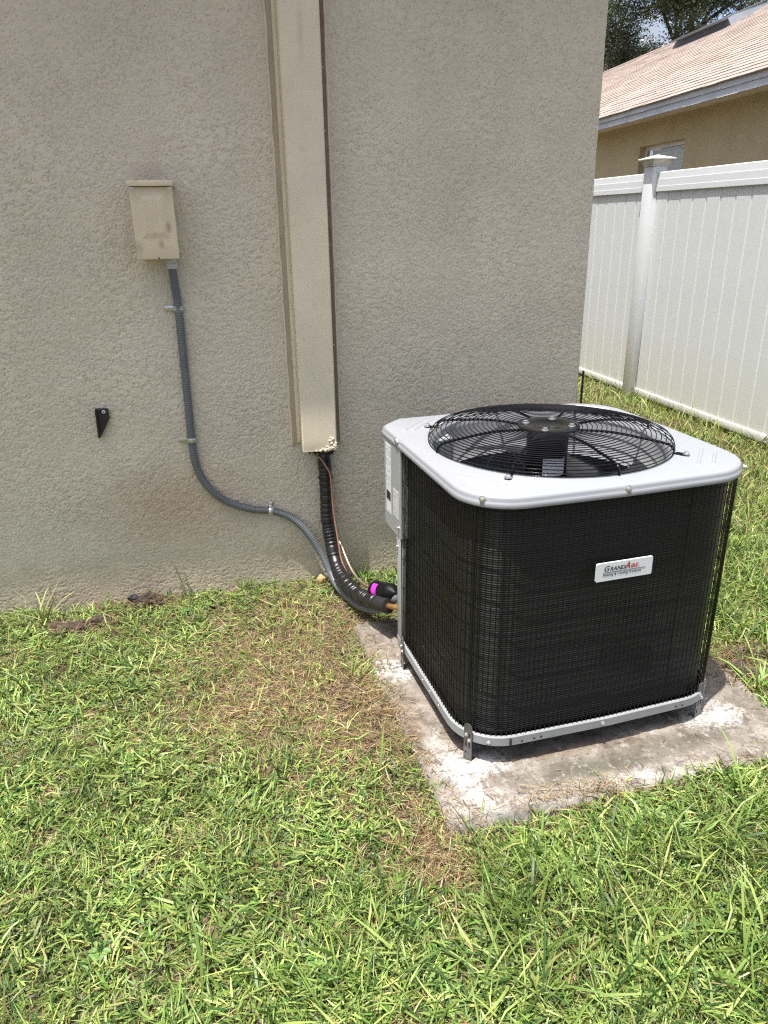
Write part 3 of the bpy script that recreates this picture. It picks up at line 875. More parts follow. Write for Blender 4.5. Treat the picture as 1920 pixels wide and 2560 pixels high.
fs = [(k, k + 1, NC + k + 1, NC + k) for k in range(NC - 1)]
MB().add(vs, fs).build('inner_fins', M['inner'], coil, 'all')
# pale vertical seams on the coil
for x in (0.085, 0.30, 0.475, 0.60):
    MB().box(x, x + 0.004, 0.0205, 0.0245, zbot, ztop).build('coil_seam', M['coil'], coil)

# wire guard: vertical wires and hoops
gl = resample(densify(open_outline(-0.0035), 0.004, False), 3000)
L = [0.0]
for i in range(1, len(gl)):
    L.append(L[-1] + math.dist(gl[i], gl[i - 1]))
tot = L[-1]
wz0, wz1 = 0.074 - PZ, ZT - 0.020
wme = MB().tube([(0, 0, wz0), (0, 0, wz1)], 0.00115, 6, False).mesh('guard_wire', True)
wme.materials.append(M['wire'])
nwire = int(tot / 0.0134)
j = 0
for k in range(nwire + 1):
    s = tot * k / nwire
    while j < len(L) - 1 and L[j] < s: j += 1
    o = bpy.data.objects.new('guard_wire', wme)
    col.objects.link(o); o.parent = unit
    o.location = (gl[j][0] + random.gauss(0, .0004), gl[j][1] + random.gauss(0, .0004), 0)
hl = resample(densify(open_outline(-0.0058), 0.01, False), 170)
hme = MB().tube([(x, y, 0) for x, y in hl], 0.0012, 6, True).mesh('guard_hoop', True)
hme.materials.append(M['wire'])
for z in (0.108, 0.195, 0.2795, 0.3792, 0.4613, 0.545, 0.6312, 0.712):
    o = bpy.data.objects.new('guard_hoop', hme)
    col.objects.link(o); o.parent = unit
    o.location = (0, 0, z - PZ)
# thick corner stay wires
for (x, y) in ((0.0275, 0.056),):
    MB().tube([(x, y, wz0), (x, y, wz1)], 0.0032, 8).build('guard_stay', M['wire'], unit, True)

# base: rail, floor
rp_ = [(0.001, 0.0), (0.003, 0.002), (0.003, 0.026), (0.001, 0.028), (-0.006, 0.028), (-0.006, 0.022)]
rl = [[(x, y, 0.0635 - PZ + z) for x, y in polar(outline(o, (0.588, 0.20)))] for o, z in rp_]
vs = [p for r in rl for p in r]
fs = [(i * NA + k, i * NA + (k + 1) % NA, (i + 1) * NA + (k + 1) % NA, (i + 1) * NA + k) for i in range(len(rl) - 1) for k in range(NA)]
rail = MB().add(vs, fs).build('base_rail', M['rail'], unit, True)
fl = [(x, y, 0.069 - PZ) for x, y in polar(outline(-0.004, (0.588, 0.20)))]
MB().add(fl, [tuple(range(NA))]).build('base_floor', M['motor'], unit)
MB().box(0.118, 0.122, -0.0055, 0.0, 0.068 - PZ, 0.088 - PZ).build('rail_joint', M['dark'], rail)
hexscrew(rail, (0.389, -0.0095, 0.077 - PZ), (0, -1, 0), 0.0042, 0.004)
hexscrew(rail, (0.066, 0.0135, 0.077 - PZ), (-.45, -.9, 0), 0.0042, 0.004)
for x in (0.150, 0.185, 0.205, 0.64, 0.62):
    MB().lathe([(0.0032, 0), (0.003, 0.0006)], n=8).xform(Matrix.Translation((x, -0.0093 + (0.001 if x > .5 else .0003), 0.078 - PZ)) @ Matrix.Rotation(math.radians(90), 4, 'X')).build('rail_hole', M['dark'], rail)
for yy in (0.2, 0.27, 0.33):
    MB().lathe([(0.0032, 0), (0.003, 0.0006)], n=8).xform(Matrix.Translation((-0.0032, yy, 0.078 - PZ)) @ Matrix.Rotation(math.radians(-90), 4, 'Y')).build('rail_hole', M['chrome'], rail)

# legs: slotted steel plates
def leg(p, nrm, ztop_=0.108):
    w = 0.0125
    xs_ = [-w, -0.0075, -0.0030, 0.0030, 0.0075, w]
    zs_ = [0.0, 0.016, 0.028, 0.040, 0.058, 0.068, 0.086, 0.104]
    skip = {(1, 1), (3, 3), (1, 3), (3, 5)}
    mb = MB()
    t = 0.0022
    for i in range(5):
        for k in range(7):
            if (i, k) in skip: continue
            mb.box(xs_[i], xs_[i + 1], -t, 0, zs_[k], zs_[k + 1])
    # rounded head
    hd = [(-w, 0.104)] + [(w * math.cos(math.radians(180 - a)), 0.104 + w * 0.95 * math.sin(math.radians(a))) for a in range(15, 180, 15)] + [(w, 0.104)]
    mb.prism(hd, 'y', -t, 0)
    mb.box(-w, w, 0, 0.02, 0.0, 0.002)
    n = Vector((nrm[0], nrm[1], 0)).normalized()
    ang = math.atan2(n.y, n.x) + math.pi / 2
    Mx = Matrix.Translation((p[0], p[1], 0)) @ Matrix.Rotation(ang, 4, 'Z')
    me = mb.mesh('leg'); bm = bmesh.new(); bm.from_mesh(me)
    bmesh.ops.remove_doubles(bm, verts=bm.verts, dist=1e-5)
    # drop the doubled inner walls
    seen = {}
    for f in list(bm.faces):
        key = tuple(sorted(q.index for q in f.verts))
        seen.setdefault(key, []).append(f)
    kill = [f for v in seen.values() if len(v) > 1 for f in v]
    bmesh.ops.delete(bm, geom=kill, context='FACES_ONLY')
    bmesh.ops.recalc_face_normals(bm, faces=bm.faces)
    bm.to_mesh(me); bm.free()
    me.transform(Mx)
    o = link('leg', me, M['legsteel'], unit)
    for (x, z) in ((-0.0052, 0.080), (0.0050, 0.066)):
        q = Mx @ Vector((x, -t, z))
        hexscrew(o, q, (nrm[0], nrm[1], 0), 0.0036, 0.004)
leg((0.024, 0.050), (-.85, -.53))
leg((-0.0060, 0.515), (-1, 0))
leg((0.718, 0.018), (.25, -.97))
leg((W + 0.006, 0.52), (1, 0))

# service panel, corner post and valve plate at the rear left
pp = [(-0.0015, 0.540), (-0.0015, 0.700), (0.062, 0.766), (0.19, 0.778), (0.19, 0.60), (0.03, 0.545)]
MBp = MB().prism(pp, 'z', 0.440 - PZ, ZT - 0.026)
me = MBp.mesh('service_panel'); bm = bmesh.new(); bm.from_mesh(me)
bmesh.ops.bevel(bm, geom=list(bm.edges), offset=0.003, segments=2, affect='EDGES', profile=.5); bm.to_mesh(me); bm.free()
panel = link('service_panel', me, M['panel'], unit)
post_ = MB().box(-0.0015, 0.016, 0.545, 0.580, 0.05 - PZ, 0.4395 - PZ, 0.002).build('corner_post', M['panel'], unit, True)
MB().prism([(0.012, 0.575), (0.20, 0.765), (0.205, 0.76), (0.02, 0.57)], 'z', 0.06 - PZ, 0.4395 - PZ).build('valve_plate', M['panel'], unit)
hexscrew(panel, (-0.0018, 0.556, 0.475 - PZ), (-1, 0, 0), 0.0042, 0.006)
hexscrew(post_, (-0.0018, 0.567, 0.41 - PZ), (-1, 0, 0), 0.0042, 0.006)
# paper labels: print built as thin ink strips
def plabel(b0, b1, z0_, z1_, m, seed, block=None):
    x = -0.0024
    o = MB().box(x, x + 0.0007, b0, b1, z0_ - PZ, z1_ - PZ).build('paper_label', m, panel)
    r = random.Random(seed)
    mb = MB(); z = z1_ - 0.006
    while z > z0_ + 0.004:
        if not (block and block[0] < z < block[1]) and r.random() < .8:
            y = b1 - 0.003
            while y > b0 + 0.004:
                w_ = r.uniform(.003, .011)
                y2 = max(b0 + 0.003, y - w_)
                if r.random() < .72:
                    mb.box(x - 0.0002, x - 0.00005, y2, y, z - PZ, z + r.choice([.0008, .0012, .0018]) - PZ)
                y = y2 - r.uniform(.001, .005)
        z -= r.choice([.003, .0035, .005])
    mb.build('label_print', M['inkgrey'], o)['kind'] = 'stuff'
    if block:
        MB().box(x - 0.0003, x - 0.0001, b0 + .004, b1 - .004, block[0] - PZ, block[1] - PZ).build('label_block', M['ink'], o)
plabel(0.630, 0.680, 0.490, 0.712, M['paper'], 3, (0.533, 0.562))
plabel(0.5535, 0.608, 0.500, 0.588, M['paper2'], 4)

# badge with print
bx0, bx1, bz0, bz1 = 0.3160, 0.4730, 0.5155, 0.5640
by = -0.0195
bo = []
r_c = 0.004
for cx_, cz_, a0 in ((bx1 - r_c, bz1 - r_c, 0), (bx0 + r_c, bz1 - r_c, 90), (bx0 + r_c, bz0 + r_c, 180), (bx1 - r_c, bz0 + r_c, 270)):
    for k in range(6):
        a = math.radians(a0 + 18 * k)
        bo.append((cx_ + r_c * math.cos(a), cz_ - PZ + r_c * math.sin(a)))
badge = MB().prism(bo, 'y', by, by + 0.0045).build('badge', M['badge'], unit)
def text(s, size, x, z, m, shear=0.22, bold=0.0, sx=1.0, parent=badge, name='badge_lettering'):
    cu = bpy.data.curves.new('t', 'FONT')
    cu.body = s; cu.size = size; cu.shear = shear; cu.offset = bold; cu.resolution_u = 3
    to = bpy.data.objects.new('t', cu); col.objects.link(to)
    dg = bpy.context.evaluated_depsgraph_get()
    me = bpy.data.meshes.new_from_object(to.evaluated_get(dg))
    bpy.data.objects.remove(to)
    me.transform(Matrix.Translation((x, by - 0.0006, z - PZ)) @ Matrix.Rotation(math.radians(90), 4, 'X') @ Matrix.Diagonal((sx, 1, 1, 1)))
    w_ = max(v.co.x for v in me.vertices)
    me.materials.clear()
    link(name, me, m, parent)
    return w_
w_ = text('G', 0.0205, 0.3350, 0.5420, M['ink'], 0.25, 0.0003, 1.0)
w_ = text('RAND', 0.0155, w_ + 0.0004, 0.5420, M['ink'], 0.25, 0.0003, 0.98)
w_ = text('A', 0.0245, w_ - 0.0020, 0.5420, M['inkred'], 0.30, 0.0006, 0.92)
w_ = text('IRE', 0.0155, w_ + 0.0002, 0.5420, M['inkred'], 0.25, 0.0003, 0.98)
text('.', 0.016, w_ + 0.0004, 0.5420, M['ink'], 0, 0.0003)
MB().box(0.3345, 0.4530, by - 0.0007, by - 0.0001, 0.5382 - PZ, 0.5388 - PZ).build('badge_rule', M['ink'], badge)
text('Heating & Cooling Products', 0.0096, 0.3335, 0.5288, M['ink'], 0.25, 0.0001, 0.985)

# fan guard
HZ = 0.803 - PZ
fg = MB().lathe([(0.0, HZ - 0.010), (0.060, HZ - 0.010), (0.084, HZ - 0.008), (0.087, HZ - 0.004), (0.086, HZ - 0.001), (0.080, HZ), (0.050, HZ), (0.047, HZ - 0.0015), (0.0, HZ - 0.0015)], FC, 48, False).build('fan_guard', M['guard'], unit, True)
for a in (45, 135, 225, 315):
    p = (FC[0] + 0.064 * math.cos(math.radians(a + 8)), FC[1] + 0.064 * math.sin(math.radians(a + 8)), HZ)
    hexscrew(fg, p, (0, 0, 1), 0.0068, 0.006)
def gprof(u):
    """radius, height of the wire cage for u 0..1 from hub to rim"""
    if u < 0.86:
        k = u / 0.86
        r = 0.085 + (0.330 - 0.085) * k
        z = HZ - 0.004 + 0.004 * math.sin(math.pi * min(1, k * 1.5)) - 0.015 * k ** 3.5
    else:
        k = (u - 0.86) / 0.14
        z0 = HZ - 0.019
        r = 0.330 + 0.008 * math.sin(math.pi * 0.62 * k)
        z = z0 + (ZT + 0.004 - z0) * k
    return r, z
nr = 22
us = [0.03 + 0.82 * i / (nr - 4) for i in range(nr - 3)] + [0.90, 0.95, 0.995]
for u in us:
    r, z = gprof(u)
    MB().tube([(FC[0] + r * math.cos(2 * math.pi * k / 96), FC[1] + r * math.sin(2 * math.pi * k / 96), z) for k in range(96)], 0.0014, 6, closed=True).build('guard_ring', M['guard'], fg, True)
for i in range(8):
    a = math.radians(45 * i + 2)
    ca, sa = math.cos(a), math.sin(a)
    pts = [(0.06, HZ - 0.011)]
    for k in range(19):
        r, z = gprof(k / 18); pts.append((r, z - 0.0042))
    if i % 2 == 1:
        pts += [(0.345, ZT + 0.004), (0.358, ZT + 0.0032), (0.374, ZT + 0.003)]
    sp_ = MB().tube([(FC[0] + r * ca, FC[1] + r * sa, z) for r, z in pts], 0.0038, 8).build('guard_spoke', M['guard'], fg, True)
    if i % 2 == 1:
        q = Matrix.Translation((FC[0] + 0.367 * ca, FC[1] + 0.367 * sa, ZT)) @ Matrix.Rotation(a, 4, 'Z')
        MB().box(-0.014, 0.010, -0.007, 0.007, 0.0005, 0.0045, 0.001).xform(q).build('guard_foot', M['guard'], sp_)
        hexscrew(sp_, (FC[0] + 0.368 * ca, FC[1] + 0.368 * sa, ZT + 0.0045), (0, 0, 1), 0.0062, 0.006)
# motor hung from the hub, with its label; fan blades
mot = MB().lathe([(0.0, HZ - 0.012), (0.050, HZ - 0.012), (0.056, HZ - 0.018), (0.058, HZ - 0.03), (0.058, HZ - 0.15), (0.054, HZ - 0.158), (0.03, HZ - 0.162), (0.012, HZ - 0.165), (0.012, HZ - 0.21), (0.0, HZ - 0.21)], FC, 36, False).build('fan_motor', M['motor'], unit, True)
vs = []
for k in range(11):
    a = math.radians(-128 + 66 * k / 10)
    for z in (HZ - 0.135, HZ - 0.085):
        vs.append((FC[0] + 0.0586 * math.cos(a), FC[1] + 0.0586 * math.sin(a), z))
MB().add(vs, [(2 * i, 2 * i + 1, 2 * i + 3, 2 * i + 2) for i in range(10)]).build('motor_label', M['paper'], mot, True)
for i in range(3):
    a0 = 2 * math.pi * i / 3 + 0.75
    vs = []; fs = []
    nr_, na_ = 8, 10
    for ir in range(nr_ + 1):
        r = 0.05 + (0.297 - 0.05) * ir / nr_
        span = math.radians(50 + 50 * (ir / nr_))
        for ia in range(na_ + 1):
            a = a0 + span * (ia / na_ - 0.5) + 0.5 * (ir / nr_) ** 2
            z = HZ - 0.165 + (ia / na_ - 0.5) * (0.05 + 0.02 * ir / nr_) + 0.012 * math.sin(math.pi * ia / na_)
            vs.append((FC[0] + r * math.cos(a), FC[1] + r * math.sin(a), z))
    for ir in range(nr_):
        for ia in range(na_):
            k = ir * (na_ + 1) + ia
            fs.append((k, k + 1, k + na_ + 2, k + na_ + 1))
    o = MB().add(vs, fs).build('fan_blade', M['blade'], unit, True)
    md = o.modifiers.new('thickness', 'SOLIDIFY'); md.thickness = 0.0022
# compressor
MB().lathe([(0.0, 0.30), (0.05, 0.295), (0.075, 0.275), (0.082, 0.25), (0.082, 0.08), (0.075, 0.055), (0.0, 0.05)], (0.40, 0.40), 32, False).build('compressor', M['motor'], unit, True)

# ------------------------------------------------------------------ vinyl fence
FTH = -0.0361
fence = empty('vinyl_fence', (3.4446, 0, -0.10), -FTH)      # local y runs along the fence, local -x faces the lawn
tag(fence, 'white vinyl privacy fence with post and vertical boards beside the neighbour house', 'fence')
FZ = 0.10
T0_, T1_ = -1.85, 6.0
posts = [3.025 + 2.44 * k for k in (-2, -1, 0, 1)]
vin = M['vinyl']
for k, pt in enumerate(posts):
    po = MB().box(-0.038, 0.089, pt - 0.0635, pt + 0.0635, 0.0, 1.70 + FZ, 0.006).build('post', vin, fence, True)
    capv = []
    def sq(h, z): return [(0.0255 - h, pt - h, z + FZ), (0.0255 + h, pt - h, z + FZ), (0.0255 + h, pt + h, z + FZ), (0.0255 - h, pt + h, z + FZ)]
    lv = [sq(0.069, 1.700), sq(0.069, 1.712), sq(0.074, 1.714), sq(0.076, 1.722), sq(0.084, 1.732), sq(0.086, 1.742), sq(0.099, 1.746), sq(0.101, 1.750), sq(0.099, 1.756), sq(0.006, 1.782)]
    for s_ in lv: capv += s_
    fs = [(4 * i + a, 4 * i + (a + 1) % 4, 4 * i + 4 + (a + 1) % 4, 4 * i + 4 + a) for i in range(len(lv) - 1) for a in range(4)] + [(0, 1, 2, 3), tuple(4 * (len(lv) - 1) + a for a in range(4))]
    MB().add(capv, fs).build('post_cap', M['vinylcap'], po)
for k in range(len(posts) - 1):
    a, c = posts[k] + 0.064, posts[k + 1] - 0.064
    tr = MB().prism([(0.0015, 1.518), (-0.0015, 1.521), (-0.0010, 1.556), (0.0012, 1.557), (0.0028, 1.606), (0.0052, 1.607), (0.0085, 1.652), (0.013, 1.657), (0.037, 1.657), (0.05, 1.645), (0.05, 1.518)], 'y', a, c).xform(Matrix.Translation((0, 0, FZ))).build('top_rail', vin, fence)
    MB().box(0.0, 0.05, a, c, -0.06 + FZ, -0.008 + FZ, 0.004).build('bottom_rail', vin, fence, True)
    n = round((c - a) / 0.1558); pw = (c - a) / n
    g_ = 0.007
    bme = MB().prism([(0.0125 + g_, 0.0003), (0.0125, g_ * 1.3), (0.0125, pw - g_ * 1.3), (0.0125 + g_, pw - 0.0003), (0.0345, pw - 0.0003), (0.0345, 0.0003)], 'z', -0.008 + FZ, 1.518 + FZ).mesh('board')
    bme.materials.append(vin)
    for i in range(n):
        o = bpy.data.objects.new('board', bme); col.objects.link(o); o.parent = fence
        o.location = (random.gauss(0, .0006), a + i * pw, 0)

# ------------------------------------------------------------------ neighbour house
NE = Vector((5.2401, 4.4024, 0)); NA_ = math.atan2(0.99904239, 0.04375269) - math.pi / 2     # local y along the eave
nh = empty('neighbour_house', (NE.x, NE.y, -0.1), NA_)
tag(nh, 'ochre stucco house with tan shingle roof behind the white fence', 'house')
Z0 = 2.6                                       # world 2.5 = local 2.6
Y0, Y1 = -6.0, 16.0
# wall with a window recess (in the local x = 0.40 plane, facing -x)
wx = 0.40
wy0, wy1, wz_0, wz_1 = 2.09, 3.245, 0.95, Z0 - 0.27
mb = MB()
for (a, c, z0_, z1_) in ((Y0, wy0, -.2, Z0 + .06), (wy1, Y1, -.2, Z0 + .06), (wy0, wy1, -.2, wz_0), (wy0, wy1, wz_1, Z0 + .06)):
    mb.add([(wx, a, z0_), (wx, c, z0_), (wx, c, z1_), (wx, a, z1_)], [(0, 1, 2, 3)])
rd = 0.13
mb.add([(wx, wy0, wz_0), (wx, wy1, wz_0), (wx, wy1, wz_1), (wx, wy0, wz_1), (wx + rd, wy0, wz_0), (wx + rd, wy1, wz_0), (wx + rd, wy1, wz_1), (wx + rd, wy0, wz_1)],
       [(0, 1, 5, 4), (1, 2, 6, 5), (2, 3, 7, 6), (3, 0, 4, 7)])
mb.build('wall', M['nwall'], nh)
MB().add([(wx, Y0, -.2), (8.4, Y0, -.2), (8.4, Y0, Z0), (wx, Y0, Z0), (wx, Y1, -.2), (8.4, Y1, -.2), (8.4, Y1, Z0), (wx, Y1, Z0)], [(0, 1, 2, 3), (4, 5, 6, 7), (1, 5, 6, 2)]).build('rear_wall', M['nwall'], nh)
win = MB()
fx0 = wx + 0.085
for (a, c, z0_, z1_) in ((wy0, wy0 + .05, wz_0, wz_1), (wy1 - .05, wy1, wz_0, wz_1), (wy0 + .05, wy1 - .05, wz_0, wz_0 + .05), (wy0 + .05, wy1 - .05, wz_1 - .05, wz_1), (wy0 + .05, wy1 - .05, 1.55, 1.60)):
    win.box(fx0, fx0 + 0.045, a + .0005, c - .0005, z0_ + .0005, z1_ - .0005)
wo = win.build('window', M['nframe'], nh)
MB().box(fx0 + 0.020, fx0 + 0.024, wy0 + .0495, wy1 - .0495, wz_0 + .0495, wz_1 - .0495).build('pane', M['glass'], wo)
zs_ = wz_1 - 0.07
sl = MB().box(-0.024, 0.024, wy0 + .04, wy1 - .04, -0.0008, 0.0008).mesh('blind_slat'); sl.materials.append(M['blind'])
while zs_ > wz_0 + .03:
    o = bpy.data.objects.new('blind_slat', sl); col.objects.link(o); o.parent = wo
    o.location = (fx0 + 0.10, 0, zs_); o.rotation_euler = (0, math.radians(76), 0)
    zs_ -= 0.043
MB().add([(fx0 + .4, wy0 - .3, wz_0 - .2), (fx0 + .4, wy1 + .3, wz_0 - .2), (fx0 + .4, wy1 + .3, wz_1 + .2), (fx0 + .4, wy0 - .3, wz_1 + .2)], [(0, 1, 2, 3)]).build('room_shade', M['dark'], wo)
MB().box(0.008, wx + 0.002, Y0, Y1, Z0 + 0.030, Z0 + 0.042).build('soffit', M['soffit'], nh)
# fascia in lapped metal lengths, drip edge above
segs = [(-6, -1.2), (-1.2, 1.85), (1.85, 5.2), (5.2, 16)]
for i, (a, c) in enumerate(segs):
    x_ = 0.0 - 0.0025 * (i % 2)
    MB().prism([(x_ - 0.016, Z0 - 0.012), (x_ + 0.014, Z0 - 0.014), (x_ + 0.014, Z0 + 0.002), (x_ + 0.006, Z0 + 0.006), (x_ + .006, Z0 + 0.10), (x_, Z0 + 0.10), (x_, Z0 + 0.014)], 'y', a + .001, c - .001).build('fascia_length', M['fascia'], nh)
for i, (a, c) in enumerate([(-6, 1.5), (1.5, 4.6), (4.6, 16)]):
    x_ = -0.010 - 0.002 * (i % 2)
    MB().prism([(x_ - .006, Z0 + 0.062), (x_, Z0 + 0.070), (x_, Z0 + 0.128), (x_ + .03, Z0 + 0.128), (x_ + .03, Z0 + .122), (x_ + .006, Z0 + .122), (x_ + .006, Z0 + .066)], 'y', a + .001, c - .001).build('drip_edge', M['drip'], nh)
# roof: shingle courses, each a thin lapped slab
RS = 0.50                                       # slope
th_ = math.atan(RS); cs_, sn_ = math.cos(th_), math.sin(th_)
RIDGE = 4.42; SL = RIDGE / cs_
roof = MB().add([(-0.02, Y0, Z0 + 0.124), (RIDGE, Y0, Z0 + 0.124 + RS * (RIDGE + .02)), (RIDGE, Y1, Z0 + 0.124 + RS * (RIDGE + .02)), (-0.02, Y1, Z0 + 0.124),
                 (2 * RIDGE + .02, Y0, Z0 + .124), (2 * RIDGE + .02, Y1, Z0 + .124)], [(0, 1, 2, 3), (1, 4, 5, 2)]).build('roof', M['shingle'], nh)
ex = 0.140
nc = int(SL / ex) + 1
for i in range(nc):
    s0 = i * ex - 0.015; s1 = min(SL, s0 + ex + 0.03)
    mb = MB()
    # ragged lower edge, tab by tab
    y = Y0 + random.uniform(-.3, 0)
    vs = []
    while y < Y1:
        y2 = min(Y1 + .01, y + random.uniform(.24, .40))
        d = random.uniform(-0.008, 0.010)
        lft = random.uniform(0.008, 0.013)
        a_ = s0 + d
        def P(s, y_, h): return (-0.03 + s * cs_ - h * sn_, y_, Z0 + 0.126 + s * sn_ + h * cs_)
        mb.add([P(a_, y, lft), P(a_, y2 - .003, lft), P(s1, y2 - .003, 0.002), P(s1, y, 0.002), P(a_, y, 0), P(a_, y2 - .003, 0)], [(0, 1, 2, 3), (0, 4, 5, 1)])
        y = y2
    mb.build('shingle_course', M['shingle'], roof)
# ridge cap
MB().tube([(RIDGE, Y0, Z0 + 0.124 + RS * RIDGE + .012), (RIDGE, Y1, Z0 + 0.124 + RS * RIDGE + .012)], 0.03, 8).build('ridge_cap', M['shingle'], roof)
# off-ridge vent
def RP(s, y_, h): return (s * cs_ - h * sn_, y_, Z0 + 0.135 + s * sn_ + h * cs_)
sA, sB = 3.95, 4.75
ya, yb_ = 6.55, 8.55
vs = [RP(sA, ya, 0), RP(sA, yb_, 0), RP(sB, yb_, 0), RP(sB, ya, 0), RP(sA + .05, ya + .12, .16), RP(sA + .05, yb_ - .25, .16), RP(sB, yb_ - .25, .05), RP(sB, ya + .12, .05)]
ve = MB().add(vs, [(0, 1, 5, 4), (1, 2, 6, 5), (2, 3, 7, 6), (3, 0, 4, 7), (4, 5, 6, 7)]).build('roof_vent', M['vent'], roof)
vs = [RP(sA - .06, ya + .10, .13), RP(sA - .06, yb_ - .22, .13), RP(sB, yb_ - .22, .07), RP(sB, ya + .10, .07), RP(sA - .06, ya + .10, .165), RP(sA - .06, yb_ - .22, .165), RP(sB, yb_ - .22, .09), RP(sB, ya + .10, .09)]
MB().add(vs, [(0, 1, 5, 4), (1, 2, 6, 5), (2, 3, 7, 6), (3, 0, 4, 7), (4, 5, 6, 7), (0, 3, 2, 1)]).build('vent_hood', M['venthood'], ve)

# ------------------------------------------------------------------ blades: vectorised builder
def blades(name, P, az, el, bend, ln, wd, C, m, twist=None, K=3, sway=0.45):
    """P (n,3) roots, az heading, el start elevation, bend = change of elevation to the tip, ln length, wd width, C (n,3) colour"""
    n = len(P)
    t = np.linspace(0, 1, K + 1)
    verts = np.zeros((n, 2 * K + 1, 3), np.float32)
    cols = np.zeros((n, 2 * K + 1, 4), np.float32); cols[..., 3] = 1
    pos = P.astype(np.float64).copy()
    az0 = az; dz_ = rng.normal(0, sway, n); tw1 = rng.normal(0, .5, n)
    if twist is None: twist = np.zeros(n)
    prof = np.array([0.62, 1.0, 0.82, 0.5])[:K] if K == 3 else np.linspace(1, .5, K)
    for k in range(K + 1):
        e = el + bend * t[k]
        az = az0 + dz_ * (t[k] - .3)
        hd = np.stack([np.cos(az), np.sin(az), np.zeros(n)], -1)
        sd = np.stack([-np.sin(az), np.cos(az), np.zeros(n)], -1)
        up = np.stack([-np.cos(az) * np.sin(e), -np.sin(az) * np.sin(e), np.cos(e)], -1)
        tw = twist + tw1 * t[k]
        s = sd * np.cos(tw)[:, None] + up * np.sin(tw)[:, None]
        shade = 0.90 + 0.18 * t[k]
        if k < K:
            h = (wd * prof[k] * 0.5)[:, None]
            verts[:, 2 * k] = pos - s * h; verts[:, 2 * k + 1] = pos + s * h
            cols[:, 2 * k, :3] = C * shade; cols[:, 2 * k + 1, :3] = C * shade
            d = hd * np.cos(e)[:, None] + np.array([0, 0, 1.0]) * np.sin(e)[:, None]
            pos = pos + d * (ln / K)[:, None]
        else:
            verts[:, 2 * K] = pos
            cols[:, 2 * K, :3] = C * shade
    nv = 2 * K + 1
    base = (np.arange(n) * nv)[:, None]
    loops = []
    for k in range(K - 1):
        loops += [2 * k, 2 * k + 1, 2 * k + 3, 2 * k + 2]
    loops += [2 * K - 2, 2 * K - 1, 2 * K]
    lp_ = np.array(loops)[None, :] + base
    starts1 = [4 * k for k in range(K)]
    ls = (np.array(starts1)[None, :] + (np.arange(n) * len(loops))[:, None]).ravel()
    me = bpy.data.meshes.new(name)
    me.vertices.add(n * nv); me.vertices.foreach_set('co', verts.ravel())
    me.loops.add(lp_.size); me.loops.foreach_set('vertex_index', lp_.ravel().astype(np.int32))
    me.polygons.add(n * K); me.polygons.foreach_set('loop_start', ls.astype(np.int32))
    me.update(calc_edges=True)
    me.polygons.foreach_set('use_smooth', np.ones(n * K, dtype=bool))
    ca = me.color_attributes.new('Col', 'FLOAT_COLOR', 'POINT')
    ca.data.foreach_set('color', cols.ravel())
    return link(name, me, m)

def nz2(x, y, seed, wl):
    """cheap smooth noise from a sum of plane waves, about -1..1"""
    r = np.random.default_rng(seed)
    s = np.zeros_like(x)
    for i in range(7):
        a = r.uniform(0, 2 * math.pi); k = 2 * math.pi / (wl * r.uniform(.6, 1.7))
        s += np.sin(k * (x * math.cos(a) + y * math.sin(a)) + r.uniform(0, 6.28))
    return s / 3.0

def dryness(x, y):
    d = 1.0 * bump2(x, y, 0.10, -0.52, 0.36, 0.25) + 0.85 * bump2(x, y, 0.02, -0.82, 0.32, 0.17) + 1.0 * bump2(x, y, 0.30, -1.0, 0.17, 0.24) + 0.6 * bump2(x, y, 0.15, -0.22, 0.28, 0.16)
    d += 0.9 * bump2(x, y, 0.36, -1.42, 0.10, 0.16) + 0.5 * bump2(x, y, 1.52, -0.93, 0.18, 0.2) + 0.35 * bump2(x, y, -0.55, -0.18, 0.25, .12)
    d += 0.16 * nz2(x, y, 21, 0.22) + 0.12 * nz2(x, y, 22, 0.08) + 0.04
    d += 0.12 * smooth01((x - 1.4) / .4)
    return np.clip(d, 0, 1)
SOILS = [(-0.655, -0.175, .095, .055), (-0.555, -0.155, .06, .045), (-0.375, -0.062, .085, .045), (0.255, -0.80, .075, .09), (0.335, -0.90, .05, .09), (1.50, -0.95, .07, .06), (1.60, -0.84, .06, .04), (0.34, -0.20, .05, .15), (0.38, -0.42, .06, .12), (-0.48, -0.02, .3, .02)]
def bare(x, y):
    s = np.zeros_like(x)
    for cx_, cy_, a, c in SOILS:
        s = np.maximum(s, bump2(x, y, cx_, cy_, a, c) * 1.25)
    return np.clip(s + 0.12 * nz2(x, y, 31, .05) * (s > .05), 0, 1)
def longness(x, y):
    d = 0.9 * smooth01((x - 0.30) / 0.25) * smooth01((-1.42 - y) / 0.12)
    d += 0.9 * bump2(x, y, 0.22, -1.62, 0.10, 0.14) + 0.8 * bump2(x, y, 0.05, -1.72, 0.2, .1)
    d += 0.75 * smooth01((x - 1.45) / 0.2)
    d += 0.35 * bump2(x, y, -0.6, -1.35, 0.25, .2)
    d += 0.25 * nz2(x, y, 41, 0.2)
    return np.clip(d, 0, 1)

def scatter(n, x0, x1, y0, y1):
    return rng.uniform(x0, x1, n), rng.uniform(y0, y1, n)
def off_wall(x, y):
    return ~((x < 1.36) & (y > -0.004))

def hsv_jit(base, n, s):
    b = np.array(base)[None, :] * (1 + rng.normal(0, s, (n, 1)))
    b = b * (1 + rng.normal(0, s * .35, (n, 3)))
    return np.clip(b, 0.003, 1)

G_mid = (0.128, 0.198, 0.042); G_lime = (0.240, 0.308, 0.086); G_deep = (0.045, 0.095, 0.024); STRAW = (0.31, 0.235, 0.125); BROWN = (0.20, 0.125, 0.06); YEL = (0.34, 0.34, 0.13)

